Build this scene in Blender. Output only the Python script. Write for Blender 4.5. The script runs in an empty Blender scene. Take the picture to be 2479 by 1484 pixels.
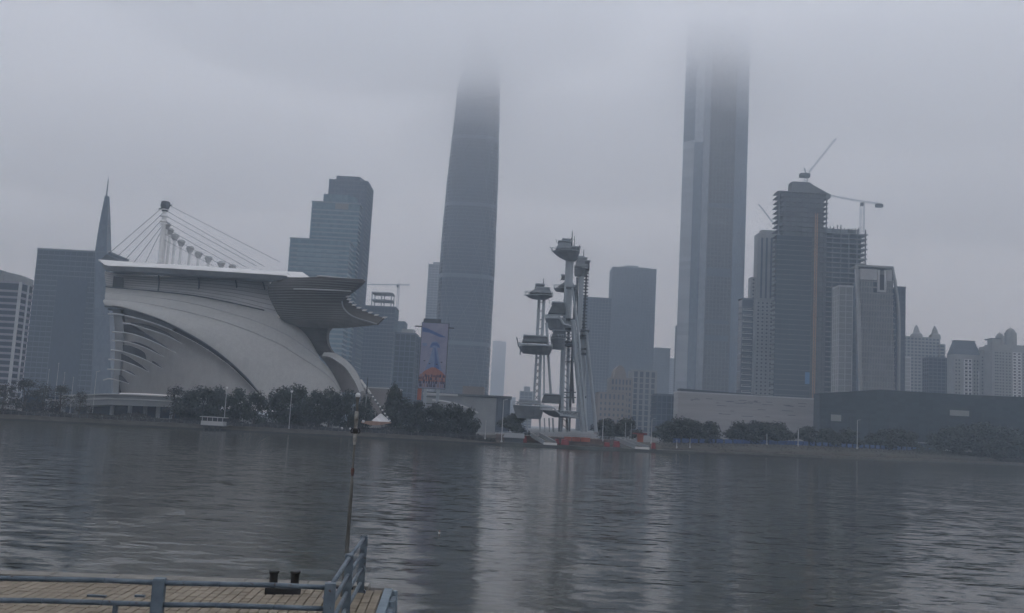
import bpy, math, random
from mathutils import Vector, Matrix
R = math.radians
S = bpy.context.scene
C = S.collection
rnd = random.Random(7)

# ------------------------------------------------------------------ camera
F = 2390.0; CX, CY = 1239.0, 742.0           # focal length and centre, in units of a 2478 wide picture
CAM = Vector((0, 0, 7.0))
MC = Matrix.Rotation(R(90 + 6.82), 3, 'X') @ Matrix.Rotation(R(3.1), 3, 'Z')
cd = bpy.data.cameras.new('camera'); cam = bpy.data.objects.new('camera', cd); C.objects.link(cam)
cam.matrix_world = Matrix.Translation(CAM) @ MC.to_4x4()
cd.sensor_width = 36; cd.lens = 36 * F / 2478; cd.clip_start = .1; cd.clip_end = 30000
S.camera = cam

# ------------------------------------------------------------------ sky, sun, exposure
W = bpy.data.worlds.new('World'); S.world = W; W.use_nodes = True
wn, wl = W.node_tree.nodes, W.node_tree.links
bg = wn['Background']
sky = wn.new('ShaderNodeTexSky'); sky.sky_type = 'NISHITA'; sky.sun_disc = False
sky.sun_elevation = R(55); sky.sun_rotation = R(160); sky.air_density = 1.5; sky.dust_density = 4
hs = wn.new('ShaderNodeHueSaturation'); hs.inputs['Saturation'].default_value = .25
mx = wn.new('ShaderNodeMixRGB'); mx.inputs[0].default_value = .75; mx.inputs[2].default_value = (4.62, 5.08, 6.1, 1)
wl.new(sky.outputs[0], hs.inputs['Color']); wl.new(hs.outputs[0], mx.inputs[1]); wl.new(mx.outputs[0], bg.inputs[0])
bg.inputs[1].default_value = .15
sd = bpy.data.lights.new('sun', 'SUN'); sd.energy = .6; sd.angle = R(40); sd.color = (1, .97, .93)
so = bpy.data.objects.new('sun', sd); C.objects.link(so); so.rotation_euler = (R(35), 0, R(20))
S.view_settings.view_transform = 'Standard'; S.view_settings.look = 'None'
S.view_settings.gamma = 1; S.view_settings.use_curve_mapping = False
S.view_settings.exposure = 1.56
cy = S.cycles
cy.use_denoising = True; cy.max_bounces = 14; cy.volume_bounces = 12; cy.diffuse_bounces = 3; cy.glossy_bounces = 3
cy.use_adaptive_sampling = True; cy.adaptive_threshold = .02

# ------------------------------------------------------------------ measuring helpers
def ray(px, py): return MC @ Vector(((px - CX) / F, -(py - CY) / F, -1))
def at(px, py, D):
    v = ray(px, py); return CAM + v * (D / v.y)
def gnd(px, py, z=0.0):
    v = ray(px, py); return CAM + v * ((z - CAM.z) / v.z)
def zoomed(ox, oy, s):                        # reading of an enlarged detail -> picture units
    return lambda X, Y: ((ox + X / s) / 1.046, (oy + Y / s) / 1.046)

# ------------------------------------------------------------------ materials
def nm(name):
    m = bpy.data.materials.new(name); m.use_nodes = True
    t = m.node_tree; return m, t, t.nodes['Principled BSDF']
def N(t, kind, **kw):
    n = t.nodes.new(kind)
    for k, v in kw.items(): setattr(n, k, v)
    return n
def ramp(t, src, stops):
    r = N(t, 'ShaderNodeValToRGB'); e = r.color_ramp.elements
    while len(e) < len(stops): e.new(.5)
    for el, (p, c) in zip(e, stops):
        el.position = p; el.color = (*c, 1)
    t.links.new(src, r.inputs[0]); return r.outputs[0]
def dirty(name, c1, c2, scale=.3, rough=.75, stretch=(1, 1, 1), metal=0, bump=0, spec=.5, space='Object', detail=6):
    m, t, b = nm(name)
    tc = N(t, 'ShaderNodeTexCoord'); mp = N(t, 'ShaderNodeMapping'); mp.inputs['Scale'].default_value = stretch
    t.links.new(tc.outputs[space], mp.inputs[0])
    n = N(t, 'ShaderNodeTexNoise'); n.inputs['Scale'].default_value = scale; n.inputs['Detail'].default_value = detail
    n.inputs['Roughness'].default_value = .65
    t.links.new(mp.outputs[0], n.inputs['Vector'])
    t.links.new(ramp(t, n.outputs['Fac'], [(.32, c1), (.7, c2)]), b.inputs['Base Color'])
    b.inputs['Roughness'].default_value = rough; b.inputs['Metallic'].default_value = metal
    b.inputs['Specular IOR Level'].default_value = spec
    if bump:
        bp = N(t, 'ShaderNodeBump'); bp.inputs['Strength'].default_value = bump; bp.inputs['Distance'].default_value = .02
        t.links.new(n.outputs['Fac'], bp.inputs['Height']); t.links.new(bp.outputs[0], b.inputs['Normal'])
    return m
def glass(name, c1, c2, cell=(1.6, 3.6), rough=.16, spec=.5):
    """facade glazing: every pane cell has a tone of its own"""
    m, t, b = nm(name)
    g = N(t, 'ShaderNodeNewGeometry'); s = N(t, 'ShaderNodeSeparateXYZ'); t.links.new(g.outputs['Position'], s.inputs[0])
    ad = N(t, 'ShaderNodeMath', operation='ADD'); t.links.new(s.outputs[0], ad.inputs[0]); t.links.new(s.outputs[1], ad.inputs[1])
    vals = []
    for src, k in ((ad.outputs[0], cell[0]), (s.outputs[2], cell[1])):
        d = N(t, 'ShaderNodeMath', operation='DIVIDE'); d.inputs[1].default_value = k; t.links.new(src, d.inputs[0])
        f = N(t, 'ShaderNodeMath', operation='FLOOR'); t.links.new(d.outputs[0], f.inputs[0]); vals.append(f.outputs[0])
    cb = N(t, 'ShaderNodeCombineXYZ'); t.links.new(vals[0], cb.inputs[0]); t.links.new(vals[1], cb.inputs[1])
    wnz = N(t, 'ShaderNodeTexWhiteNoise', noise_dimensions='2D'); t.links.new(cb.outputs[0], wnz.inputs['Vector'])
    big = N(t, 'ShaderNodeTexNoise'); big.inputs['Scale'].default_value = .035; t.links.new(g.outputs['Position'], big.inputs['Vector'])
    mixv = N(t, 'ShaderNodeMath', operation='MULTIPLY_ADD'); mixv.inputs[1].default_value = .45
    t.links.new(wnz.outputs['Value'], mixv.inputs[0])
    h = N(t, 'ShaderNodeMath', operation='MULTIPLY'); h.inputs[1].default_value = .6; t.links.new(big.outputs['Fac'], h.inputs[0])
    t.links.new(h.outputs[0], mixv.inputs[2])
    t.links.new(ramp(t, mixv.outputs[0], [(.2, c1), (.8, c2)]), b.inputs['Base Color'])
    b.inputs['Roughness'].default_value = rough; b.inputs['Specular IOR Level'].default_value = spec
    return m
def plain(name, c, rough=.6, metal=0, spec=.5): 
    return dirty(name, tuple(x * .88 for x in c), tuple(min(1, x * 1.1) for x in c), .5, rough, metal=metal, spec=spec)
def leafmat(name, c1, c2):
    m, t, b = nm(name)
    g = N(t, 'ShaderNodeNewGeometry')
    t.links.new(ramp(t, g.outputs['Random Per Island'], [(.1, c1), (.9, c2)]), b.inputs['Base Color'])
    b.inputs['Roughness'].default_value = .6; b.inputs['Specular IOR Level'].default_value = .3
    return m
def volmat(name, col, dens, absorb=(0, 0, 0)):
    m = bpy.data.materials.new(name); m.use_nodes = True; t = m.node_tree; t.nodes.clear()
    o = N(t, 'ShaderNodeOutputMaterial'); p = N(t, 'ShaderNodeVolumePrincipled')
    p.inputs['Color'].default_value = (*col, 1); p.inputs['Density'].default_value = dens; p.inputs['Absorption Color'].default_value = (*absorb, 1)
    p.inputs['Density Attribute'].default_value = ''; p.inputs['Anisotropy'].default_value = 0
    t.links.new(p.outputs[0], o.inputs['Volume']); return m

G_DARK = glass('dark_blue_glass', (.006, .013, .026), (.016, .029, .05), spec=.35)
G_SLAB = glass('slate_blue_glass', (.006, .013, .021), (.015, .027, .038), (2.2, 3.9), .25, .35)
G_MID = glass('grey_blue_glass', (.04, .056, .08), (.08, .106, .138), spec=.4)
G_CYAN = glass('pale_cyan_glass', (.05, .10, .13), (.10, .17, .20), (2.4, 4))
G_BLACK = glass('window_glass', (.012, .016, .022), (.05, .06, .07), (1.2, 3.0), .2)
W_GREY = dirty('grey_cladding', (.19, .2, .205), (.27, .28, .285), .08, .7)
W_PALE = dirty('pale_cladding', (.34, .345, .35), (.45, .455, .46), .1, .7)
W_BEIGE = dirty('beige_render', (.17, .15, .135), (.23, .205, .185), .09, .85)
W_LILAC = dirty('lilac_grey_spandrel', (.17, .165, .2), (.24, .235, .27), .1, .6)
W_BLUEG = dirty('blue_grey_metal', (.035, .052, .076), (.06, .08, .105), .05, .5)
W_WHITE = dirty('white_paint', (.62, .62, .62), (.76, .76, .75), .25, .6)
CONC = dirty('raw_concrete', (.07, .078, .082), (.13, .138, .14), .12, .9)
NET = dirty('green_scaffold_net', (.012, .022, .028), (.028, .04, .046), .1, .95, stretch=(1, 1, .3))
ORANGE = dirty('orange_steel', (.34, .17, .07), (.46, .25, .11), .4, .7)
STEEL = dirty('pale_steel', (.25, .285, .315), (.34, .375, .405), .35, .5, stretch=(1, 1, .3))
STEELD = dirty('dark_steel', (.05, .06, .068), (.10, .112, .122), .4, .6)
HULLM = dirty('grey_hull_plate', (.17, .19, .21), (.25, .27, .29), .3, .6, stretch=(1, 1, 2))
SAIL = dirty('sail_shell_panel', (.275, .274, .264), (.325, .324, .312), .25, .75, stretch=(3, 3, .25))
SAIL2 = dirty('inner_shell_panel', (.26, .255, .245), (.33, .325, .315), .3, .75, stretch=(1, 1, .5))
ROOFW = dirty('white_roof_edge', (.56, .555, .54), (.66, .65, .63), .2, .5)
WALLP = dirty('panel_wall', (.46, .455, .45), (.56, .555, .55), .12, .6, stretch=(.4, .4, 6))
LOUV = dirty('louvre_metal', (.05, .046, .043), (.085, .079, .073), .2, .8, stretch=(.4, .4, 5))
TAUPE = dirty('taupe_render', (.17, .155, .15), (.22, .205, .195), .2, .85)
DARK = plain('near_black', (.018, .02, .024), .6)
BLACKP = dirty('black_bollard_paint', (.006, .006, .007), (.02, .02, .02), 9, .5)
BLUEP, t, b = nm('worn_blue_rail_paint')
ge = N(t, 'ShaderNodeNewGeometry'); n1 = N(t, 'ShaderNodeTexNoise'); n1.inputs['Scale'].default_value = 5; n1.inputs['Detail'].default_value = 7; n2 = N(t, 'ShaderNodeTexNoise'); n2.inputs['Scale'].default_value = 9; n2.inputs['Detail'].default_value = 9; n2.inputs['Roughness'].default_value = .7
t.links.new(ge.outputs['Position'], n1.inputs['Vector']); t.links.new(ge.outputs['Position'], n2.inputs['Vector'])
mxr = N(t, 'ShaderNodeMixRGB'); t.links.new(ramp(t, n2.outputs['Fac'], [(.60, (0, 0, 0)), (.66, (1, 1, 1))]), mxr.inputs[0]); t.links.new(ramp(t, n1.outputs['Fac'], [(.3, (.065, .09, .112)), (.7, (.13, .162, .188))]), mxr.inputs[1]); t.links.new(ramp(t, n1.outputs['Fac'], [(.3, (.03, .02, .016)), (.7, (.10, .06, .04))]), mxr.inputs[2])
t.links.new(mxr.outputs[0], b.inputs['Base Color']); b.inputs['Roughness'].default_value = .6
BLUEB = dirty('pale_blue_edge_paint', (.11, .15, .18), (.19, .235, .265), 4, .6, bump=.2)
STONEW = dirty('pale_stone', (.25, .24, .24), (.33, .32, .315), .06, .85, stretch=(.5, .5, 6))
MUSD = glass('dark_museum_panels', (.010, .017, .024), (.026, .038, .047), (4, 2), .5, .3)
WALLQ = dirty('quay_stone', (.085, .08, .07), (.15, .14, .12), .35, .9, stretch=(1, 1, 2))
SOIL = dirty('bank_earth', (.026, .022, .014), (.055, .046, .03), .12, .95)
LANDM = dirty('paved_ground', (.07, .07, .065), (.12, .118, .11), .05, .95)
RED = dirty('red_canvas', (.16, .018, .018), (.25, .03, .028), .8, .7)
REDO = dirty('orange_red_cloth', (.26, .06, .03), (.36, .10, .055), .5, .7)
BLUEF = dirty('blue_hoarding', (.02, .05, .15), (.035, .085, .22), .15, .6)
BARK = dirty('bark', (.03, .024, .018), (.07, .055, .04), 2, .95)
LEAF = leafmat('dark_leaf', (.0045, .0075, .003), (.020, .028, .010))
LEAF2 = leafmat('dry_leaf', (.012, .012, .007), (.034, .031, .019))
LEAF3 = leafmat('grey_leaf', (.0045, .0075, .003), (.022, .028, .011))
SHRUB = leafmat('shrub_leaf', (.006, .006, .005), (.022, .018, .013))
PAVE = None

# ------------------------------------------------------------------ mesh helpers
WLOC = {}
class MB:
    def __init__(s): s.v = []; s.f = []; s.m = []; s.k = 0
    def add(s, vs, fs):
        o = len(s.v); s.v += [tuple(v) for v in vs]; s.f += [tuple(i + o for i in f) for f in fs]; s.m += [s.k] * len(fs); return s
    def box(s, x0, y0, z0, x1, y1, z1):
        return s.add([(x, y, z) for x in (x0, x1) for y in (y0, y1) for z in (z0, z1)],
                     [(0, 1, 3, 2), (4, 6, 7, 5), (0, 4, 5, 1), (2, 3, 7, 6), (0, 2, 6, 4), (1, 5, 7, 3)])
    def hexa(s, b, t):                         # b, t: four corners each, same order
        return s.add(list(b) + list(t), [(3, 2, 1, 0), (4, 5, 6, 7)] + [(i, (i + 1) % 4, 4 + (i + 1) % 4, 4 + i) for i in range(4)])
    def tube(s, p, q, r, r2=None, n=6, cap=True):
        p, q = Vector(p), Vector(q); r2 = r if r2 is None else r2
        d = (q - p).normalized(); a = d.orthogonal().normalized(); b = d.cross(a)
        vs = []
        for c, rr in ((p, r), (q, r2)):
            for i in range(n):
                t = 2 * math.pi * i / n; vs.append(c + a * (rr * math.cos(t)) + b * (rr * math.sin(t)))
        fs = [(i, (i + 1) % n, n + (i + 1) % n, n + i) for i in range(n)]
        if cap: fs += [tuple(range(n - 1, -1, -1)), tuple(range(n, 2 * n))]
        return s.add(vs, fs)
    def poly(s, pts, r, n=5):
        for a, b in zip(pts, pts[1:]): s.tube(a, b, r, n=n)
        return s
    def prism(s, pts, z0, z1):                 # pts: plan (x, y)
        n = len(pts)
        return s.add([(x, y, z0) for x, y in pts] + [(x, y, z1) for x, y in pts],
                     [(i, (i + 1) % n, n + (i + 1) % n, n + i) for i in range(n)] + [tuple(range(n - 1, -1, -1)), tuple(range(n, 2 * n))])
    def rings(s, rings, cap=True):
        n = len(rings[0]); vs = [p for r in rings for p in r]; fs = []
        for j in range(len(rings) - 1):
            for i in range(n): fs.append((j * n + i, j * n + (i + 1) % n, (j + 1) * n + (i + 1) % n, (j + 1) * n + i))
        if cap: fs += [tuple(range(n - 1, -1, -1)), tuple((len(rings) - 1) * n + i for i in range(n))]
        return s.add(vs, fs)
    def shell(s, A, B, nv=1, off=(0, .6, 0), bulge=0, bdir=(0, -1, .3)):
        """closed skin between two sampled curves, with thickness off"""
        n = len(A); off = Vector(off); bd = Vector(bdir).normalized(); g = []
        for i in range(n):
            for j in range(nv + 1):
                v = j / nv
                g.append(A[i].lerp(B[i], v) + bd * (bulge * math.sin(math.pi * v)))
        k = nv + 1; m = len(g); vs = g + [p + off for p in g]; fs = []
        for i in range(n - 1):
            for j in range(nv):
                a = (i * k + j, i * k + j + 1, (i + 1) * k + j + 1, (i + 1) * k + j)
                fs.append(a); fs.append(tuple(m + x for x in reversed(a)))
        edge = [i * k for i in range(n)] + [(n - 1) * k + j for j in range(1, k)] + [i * k + nv for i in range(n - 2, -1, -1)] + [j for j in range(nv - 1, 0, -1)]
        for a, b in zip(edge, edge[1:] + edge[:1]): fs.append((b, a, m + a, m + b))
        return s.add(vs, fs)
    def sphere(s, c, r, seg=10, rg=6, sq=1.0):
        c = Vector(c); rr = []
        for j in range(1, rg):
            t = math.pi * j / rg
            rr.append([c + Vector((r * math.sin(t) * math.cos(2 * math.pi * i / seg), r * math.sin(t) * math.sin(2 * math.pi * i / seg), -r * sq * math.cos(t))) for i in range(seg)])
        return s.rings(rr)
    def mesh(s, name, mats, smooth=False, shift=None):
        me = bpy.data.meshes.new(name)
        v = s.v if shift is None else [(x - shift.x, y - shift.y, z - shift.z) for x, y, z in s.v]
        me.from_pydata(v, [], s.f)
        for m in (mats if isinstance(mats, (list, tuple)) else [mats]): me.materials.append(m)
        if s.k: me.polygons.foreach_set('material_index', s.m)
        if smooth: me.polygons.foreach_set('use_smooth', [True] * len(me.polygons))
        return me
    def build(s, name, mats, parent=None, smooth=False, **props):
        sh = WLOC[parent.name] if parent else None
        o = bpy.data.objects.new(name, s.mesh(name, mats, smooth, sh)); C.objects.link(o)
        if parent: o.parent = parent; WLOC[o.name] = sh
        for k, v in props.items(): o[k] = v
        return o
def thing(name, label, cat, loc, group=None):
    o = bpy.data.objects.new(name, None); C.objects.link(o); o.location = loc; WLOC[o.name] = Vector(loc); o.empty_display_size = 1
    o['label'] = label; o['category'] = cat
    if group: o['group'] = group
    return o
def inst(name, me, parent, loc, rot=None, **props):       # one more piece that shares a mesh; loc in world
    o = bpy.data.objects.new(name, me); C.objects.link(o); o.parent = parent
    o.location = Vector(loc) - WLOC[parent.name]; WLOC[o.name] = Vector(loc)
    if rot: o.rotation_euler = rot
    for k, v in props.items(): o[k] = v
    return o
def copy_thing(src, loc, label=None, scale=None, rotz=0):
    r = src.copy(); C.objects.link(r); r.location = loc; WLOC[r.name] = Vector(loc); r.rotation_euler = (0, 0, rotz)
    if scale: r.scale = scale
    if label: r['label'] = label
    for ch in src.children:
        c = ch.copy(); C.objects.link(c); c.parent = r
        for g in ch.children:
            d = g.copy(); C.objects.link(d); d.parent = c
    return r
def curve(pts, n):
    """Catmull-Rom through pts, resampled to n points at equal arc length"""
    pts = [Vector(p) for p in pts]
    if len(pts) == 2: return [pts[0].lerp(pts[1], i / (n - 1)) for i in range(n)]
    q = [pts[0] * 2 - pts[1]] + pts + [pts[-1] * 2 - pts[-2]]; d = []
    for i in range(1, len(q) - 2):
        for k in range(12):
            t = k / 12; a, b, c, e = q[i - 1], q[i], q[i + 1], q[i + 2]
            d.append(.5 * ((2 * b) + (c - a) * t + (2 * a - 5 * b + 4 * c - e) * t * t + (3 * b - a - 3 * c + e) * t ** 3))
    d.append(pts[-1]); L = [0]
    for a, b in zip(d, d[1:]): L.append(L[-1] + (b - a).length)
    out = []; j = 0
    for i in range(n):
        t = L[-1] * i / (n - 1)
        while j < len(L) - 2 and L[j + 1] < t: j += 1
        u = 0 if L[j + 1] == L[j] else (t - L[j]) / (L[j + 1] - L[j]); out.append(d[j].lerp(d[j + 1], min(1, max(0, u))))
    return out
def pts3(lst): return [at(*p) for p in lst]

# ------------------------------------------------------------------ river, far bank, ground
shore_px = [(-700, 982), (-200, 1006), (0, 1016), (340, 1033), (669, 1049), (940, 1063), (1210, 1077.5), (1426, 1088), (1644, 1097), (1800, 1103), (1989, 1112), (2230, 1119), (2478, 1127), (2800, 1140)]
shore = [gnd(*p) for p in shore_px]
shore = [Vector((-7400, 245, 0)), Vector((-700, 262, 0))] + shore[1:] + [Vector((700, 600, 0)), Vector((7400, 900, 0))]
def shore_y(x):
    for a, b in zip(shore, shore[1:]):
        if a.x <= x <= b.x: return a.y + (b.y - a.y) * (x - a.x) / (b.x - a.x)
    return shore[-1].y
def lerp(a, b, t): return a + (b - a) * max(0, min(1, t))
def wall_z(x): return 1.75 if x < -20 else (lerp(1.75, .9, (x + 20) / 12) if x < 60 else lerp(.9, 1.5, (x - 60) / 60))
def gnd_z(x): return lerp(2.4, 3.2, (x + 20) / 20) if x < 60 else lerp(3.2, 4.9, (x - 60) / 60)

water_m, t, b = nm('river_water')
tc = N(t, 'ShaderNodeNewGeometry')
def wave(scale, stretch, rot, detail):
    mp = N(t, 'ShaderNodeMapping'); mp.inputs['Scale'].default_value = stretch; mp.inputs['Rotation'].default_value = (0, 0, R(rot))
    t.links.new(tc.outputs['Position'], mp.inputs[0])
    n = N(t, 'ShaderNodeTexNoise'); n.inputs['Scale'].default_value = scale; n.inputs['Detail'].default_value = detail; n.inputs['Roughness'].default_value = .55
    n.inputs['Distortion'].default_value = .6
    t.links.new(mp.outputs[0], n.inputs['Vector'])
    s = N(t, 'ShaderNodeVectorMath', operation='SUBTRACT'); s.inputs[1].default_value = (.5, .5, .5); t.links.new(n.outputs['Color'], s.inputs[0])
    return s.outputs[0]
def vscale(v, k):
    s = N(t, 'ShaderNodeVectorMath', operation='SCALE'); t.links.new(v, s.inputs[0])
    if isinstance(k, float): s.inputs['Scale'].default_value = k
    else: t.links.new(k, s.inputs['Scale'])
    return s.outputs[0]
def vadd(a, b_):
    s = N(t, 'ShaderNodeVectorMath', operation='ADD'); t.links.new(a, s.inputs[0]); t.links.new(b_, s.inputs[1]); return s.outputs[0]
calm = N(t, 'ShaderNodeTexNoise'); calm.inputs['Scale'].default_value = .016; calm.inputs['Detail'].default_value = 3
mpc = N(t, 'ShaderNodeMapping'); mpc.inputs['Scale'].default_value = (1, .45, 1); mpc.inputs['Location'].default_value = (.8, .3, 0)
t.links.new(tc.outputs['Position'], mpc.inputs[0]); t.links.new(mpc.outputs[0], calm.inputs['Vector'])
mr = N(t, 'ShaderNodeMapRange'); mr.inputs['From Min'].default_value = .38; mr.inputs['From Max'].default_value = .66
mr.inputs['To Min'].default_value = .72; mr.inputs['To Max'].default_value = 1.2
t.links.new(calm.outputs['Fac'], mr.inputs['Value'])
sm = vadd(vadd(vscale(wave(.42, (.42, 1, 1), 5, 3), .13), vscale(wave(1.35, (.36, 1, 1), -6, 4), .30)), vscale(wave(4.6, (.42, 1, 1), 8, 2), .15))
sm = vscale(sm, mr.outputs[0])
fl = N(t, 'ShaderNodeVectorMath', operation='MULTIPLY'); fl.inputs[1].default_value = (.45, 1.2, 0); t.links.new(sm, fl.inputs[0])
nn = N(t, 'ShaderNodeVectorMath', operation='NORMALIZE'); t.links.new(vadd(fl.outputs[0], tc.outputs['True Normal']), nn.inputs[0])
t.links.new(nn.outputs[0], b.inputs['Normal'])
b.inputs['Base Color'].default_value = (.040, .040, .029, 1); b.inputs['Roughness'].default_value = .11; b.inputs['IOR'].default_value = 1.33

wp = [Vector((x, -250, 0)) for x in (-1600, 1600)]
m = MB(); n = len(shore)
m.add([(-7400, -4, 0)] + [(p.x, -4, 0) for p in shore[1:-1]] + [(7400, -4, 0)] + [(p.x, p.y + .5, 0) for p in shore], [(i, i + 1, n + i + 1, n + i) for i in range(n - 1)])
m.build('water', water_m, kind='structure')
# embankment wall (front face, coping) and the ground behind it, out to the horizon
xs = sorted(set([p.x for p in shore] + [x * 6.0 for x in range(-60, 61)]))
def strip(rows, name, mat):
    mm = MB(); k = len(rows[0])
    mm.add([p for r in rows for p in r], [(i * k + j, (i + 1) * k + j, (i + 1) * k + j + 1, i * k + j + 1) for i in range(len(rows) - 1) for j in range(k - 1)])
    return mm.build(name, mat, kind='structure')
strip([[(x, shore_y(x), -1.5), (x, shore_y(x), wall_z(x) - .3), (x, shore_y(x) - .25, wall_z(x) - .3), (x, shore_y(x) - .25, wall_z(x)), (x, shore_y(x) + .6, wall_z(x))] for x in xs], 'embankment', WALLQ)
strip([[(x, shore_y(x) - .03, -1.5), (x, shore_y(x) - .05, .5 + .06 * math.sin(x * .7))] for x in xs], 'tide_line', dirty('wet_stone', (.02, .021, .02), (.045, .045, .04), .3, .5))
strip([[(x, shore_y(x) + .6, wall_z(x) - .01), (x, shore_y(x) + 5, wall_z(x)), (x, shore_y(x) + 9, wall_z(x) + .35 * (gnd_z(x) - wall_z(x))), (x, shore_y(x) + 24, gnd_z(x))] for x in xs], 'river_bank', SOIL)
strip([[(x, shore_y(x) + 24, gnd_z(x)), (x, 1300, gnd_z(x)), (x, 11800, gnd_z(x))] for x in xs], 'ground', LANDM)
MB().box(-7400, -5900, 1.2, 7400, -4, 3.3).build('near_bank', LANDM, kind='structure')

# ------------------------------------------------------------------ haze and the low cloud that swallows the tower tops
HB = MB().box(-7500, -6000, -2.6, 7500, 12000, 640).build('haze', volmat('haze_air', (.655, .78, .92), 4.4e-4, (.72, .44, 0)), kind='stuff')
for z, d, e in ((170, .0002, 0), (260, .0003, 1), (325, .0008, 2), (360, .0026, 3), (384, .005, 4), (405, .008, 5)):
    MB().box(-7400 + e, -5900 + e, z, 7400 - e, 11900 - e, 530 + e).build('cloud', volmat('cloud_air', (.982, .990, 1.0), d), kind='stuff')
lump = volmat('cloud_wisp_air', (.985, .992, 1.0), .0026)
for cx_, cy_, cz_, rx_, ry_, rz_ in ((-560, 1500, 395, 420, 300, 70), (120, 1300, 372, 300, 240, 52), (-150, 900, 392, 260, 200, 60), (420, 1000, 385, 240, 190, 60), (760, 1500, 420, 420, 300, 80), (240, 2300, 430, 520, 400, 80), (-1000, 2300, 400, 600, 400, 80)):
    MB().sphere((0, 0, 0), 1, 20, 12).build('cloud_wisp', lump, kind='stuff')
    o = [q for q in C.objects if q.name.startswith('cloud_wisp')][-1]; o.location = (cx_, cy_, cz_); o.scale = (rx_, ry_, rz_)

# ------------------------------------------------------------------ towers: shared builders
def fp(x0, x1, y0, y1, e=0): return [(x0 - e, y0 - e), (x1 + e, y0 - e), (x1 + e, y1 + e), (x0 - e, y1 + e)]
def ringmesh(x0, x1, y0, y1, h, e, mat, name):
    """a spandrel ring round the block, standing e proud, about the block's centre"""
    cx, cyy = (x0 + x1) / 2, (y0 + y1) / 2; m = MB()
    o = [(x - cx, y - cyy) for x, y in fp(x0, x1, y0, y1, e)]; i_ = [(x - cx, y - cyy) for x, y in fp(x0, x1, y0, y1, -.05)]
    for k in range(4):
        k2 = (k + 1) % 4
        m.hexa([(*i_[k], 0), (*o[k], 0), (*o[k2], 0), (*i_[k2], 0)], [(*i_[k], h), (*o[k], h), (*o[k2], h), (*i_[k2], h)])
    return m.mesh(name, mat)
def block(root, x0, x1, y0, y1, z0, z1, core, wall, fh=4.0, bay=None, band=.9, pier=.5, e=.25, single=None, bands=True, top=1.2):
    """glazed core, floor bands and piers that stand proud of it, parapet"""
    D = y0
    MB().prism(fp(x0, x1, y0, y1), z0, z1).build('glazing', core, root)
    if single is None: single = fh * 2500 / D >= 10
    nf = int((z1 - z0) / fh)
    if bands and nf > 1:
        rm = ringmesh(x0, x1, y0, y1, band, e, wall, 'floor_band'); cx, cyy = (x0 + x1) / 2, (y0 + y1) / 2
        if single:
            for k in range(1, nf): inst('floor_band', rm, root, (cx, cyy, z0 + k * fh))
        else:
            m = MB(); vs = [Vector(v.co) for v in rm.vertices]; fs = [tuple(p.vertices) for p in rm.polygons]
            for k in range(1, nf): m.add([(v.x + cx, v.y + cyy, v.z + z0 + k * fh) for v in vs], fs)
            m.build('floor_bands', wall, root, kind='stuff')
    if bay:
        m = MB()
        nb = max(1, round((x1 - x0) / bay)); e2 = e + .12
        for k in range(nb + 1):
            x = x0 + (x1 - x0) * k / nb
            m.box(x - pier / 2, y0 - e2, z0, x + pier / 2, y0 + .1, z1 - .02)
        nb = max(1, round((y1 - y0) / bay))
        for k in range(1, nb + 1):
            y = y0 + (y1 - y0) * k / nb
            m.box(x0 - e2, y - pier / 2, z0, x0 + .1, y + pier / 2, z1 - .02); m.box(x1 - .1, y - pier / 2, z0, x1 + e2, y + pier / 2, z1 - .02)
        m.build('pier', wall, root, kind='stuff')
    inst('parapet', ringmesh(x0, x1, y0, y1, top, e + .3, wall, 'parapet'), root, ((x0 + x1) / 2, (y0 + y1) / 2, z1 - top * .4))
def px_block(D, l, r, yref, ytop):
    x0, x1 = at(l, yref, D).x, at(r, yref, D).x
    return x0, x1, at((l + r) / 2, ytop, D).z
def tower(name, label, cat, D, dep, l, r, yref, ytop, core, wall, group=None, plant=None, **kw):
    x0, x1, z1 = px_block(D, l, r, yref, ytop)
    if x0 > 150: dep = min(dep, 13)
    root = thing(name, label, cat, ((x0 + x1) / 2, D + dep / 2, 2.5), group)
    block(root, x0, x1, D, D + dep, 2.5, z1, core, wall, **kw)
    if plant:
        m = MB(); w = x1 - x0
        for a, b_, h in plant: m.box(x0 + w * a, D + dep * .2, z1, x0 + w * b_, D + dep * .8, z1 + h)
        m.build('roof_plant', W_GREY, root)
    return root, x0, x1, z1

# ---- far left office block
z = zoomed(0, 400, 2.062)
r_, x0, x1, z1 = tower('office_block', 'office block with pale lilac floor bands and two light vertical ribs, beyond the flagpoles', 'office building', 600, 15, *(z(-140, 900)[0], z(84, 900)[0]), z(0, 900)[1], z(0, 645)[1], G_DARK, W_LILAC, fh=3.8, bay=None, band=1.4, pier=.25, plant=[(.0, .5, 5), (.05, .38, 8)])
m = MB()
m.box(x1 - 1, 599.0, 2.5, x1 + .45, 600.4, z1 + .5); m.box(x1 - .1, 608, 2.5, x1 + .6, 609.4, z1 + .5)
m.build('corner_rib', W_PALE, r_)
m = MB(); pr = [at(*z(a, b_), 604) for a, b_ in ((10, 590), (55, 600), (100, 610), (140, 628))]; m.shell(pr, [Vector((p.x, p.y, z1)) for p in pr], off=(0, 9, 0)); m.build('curved_roof', W_GREY, r_)

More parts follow.
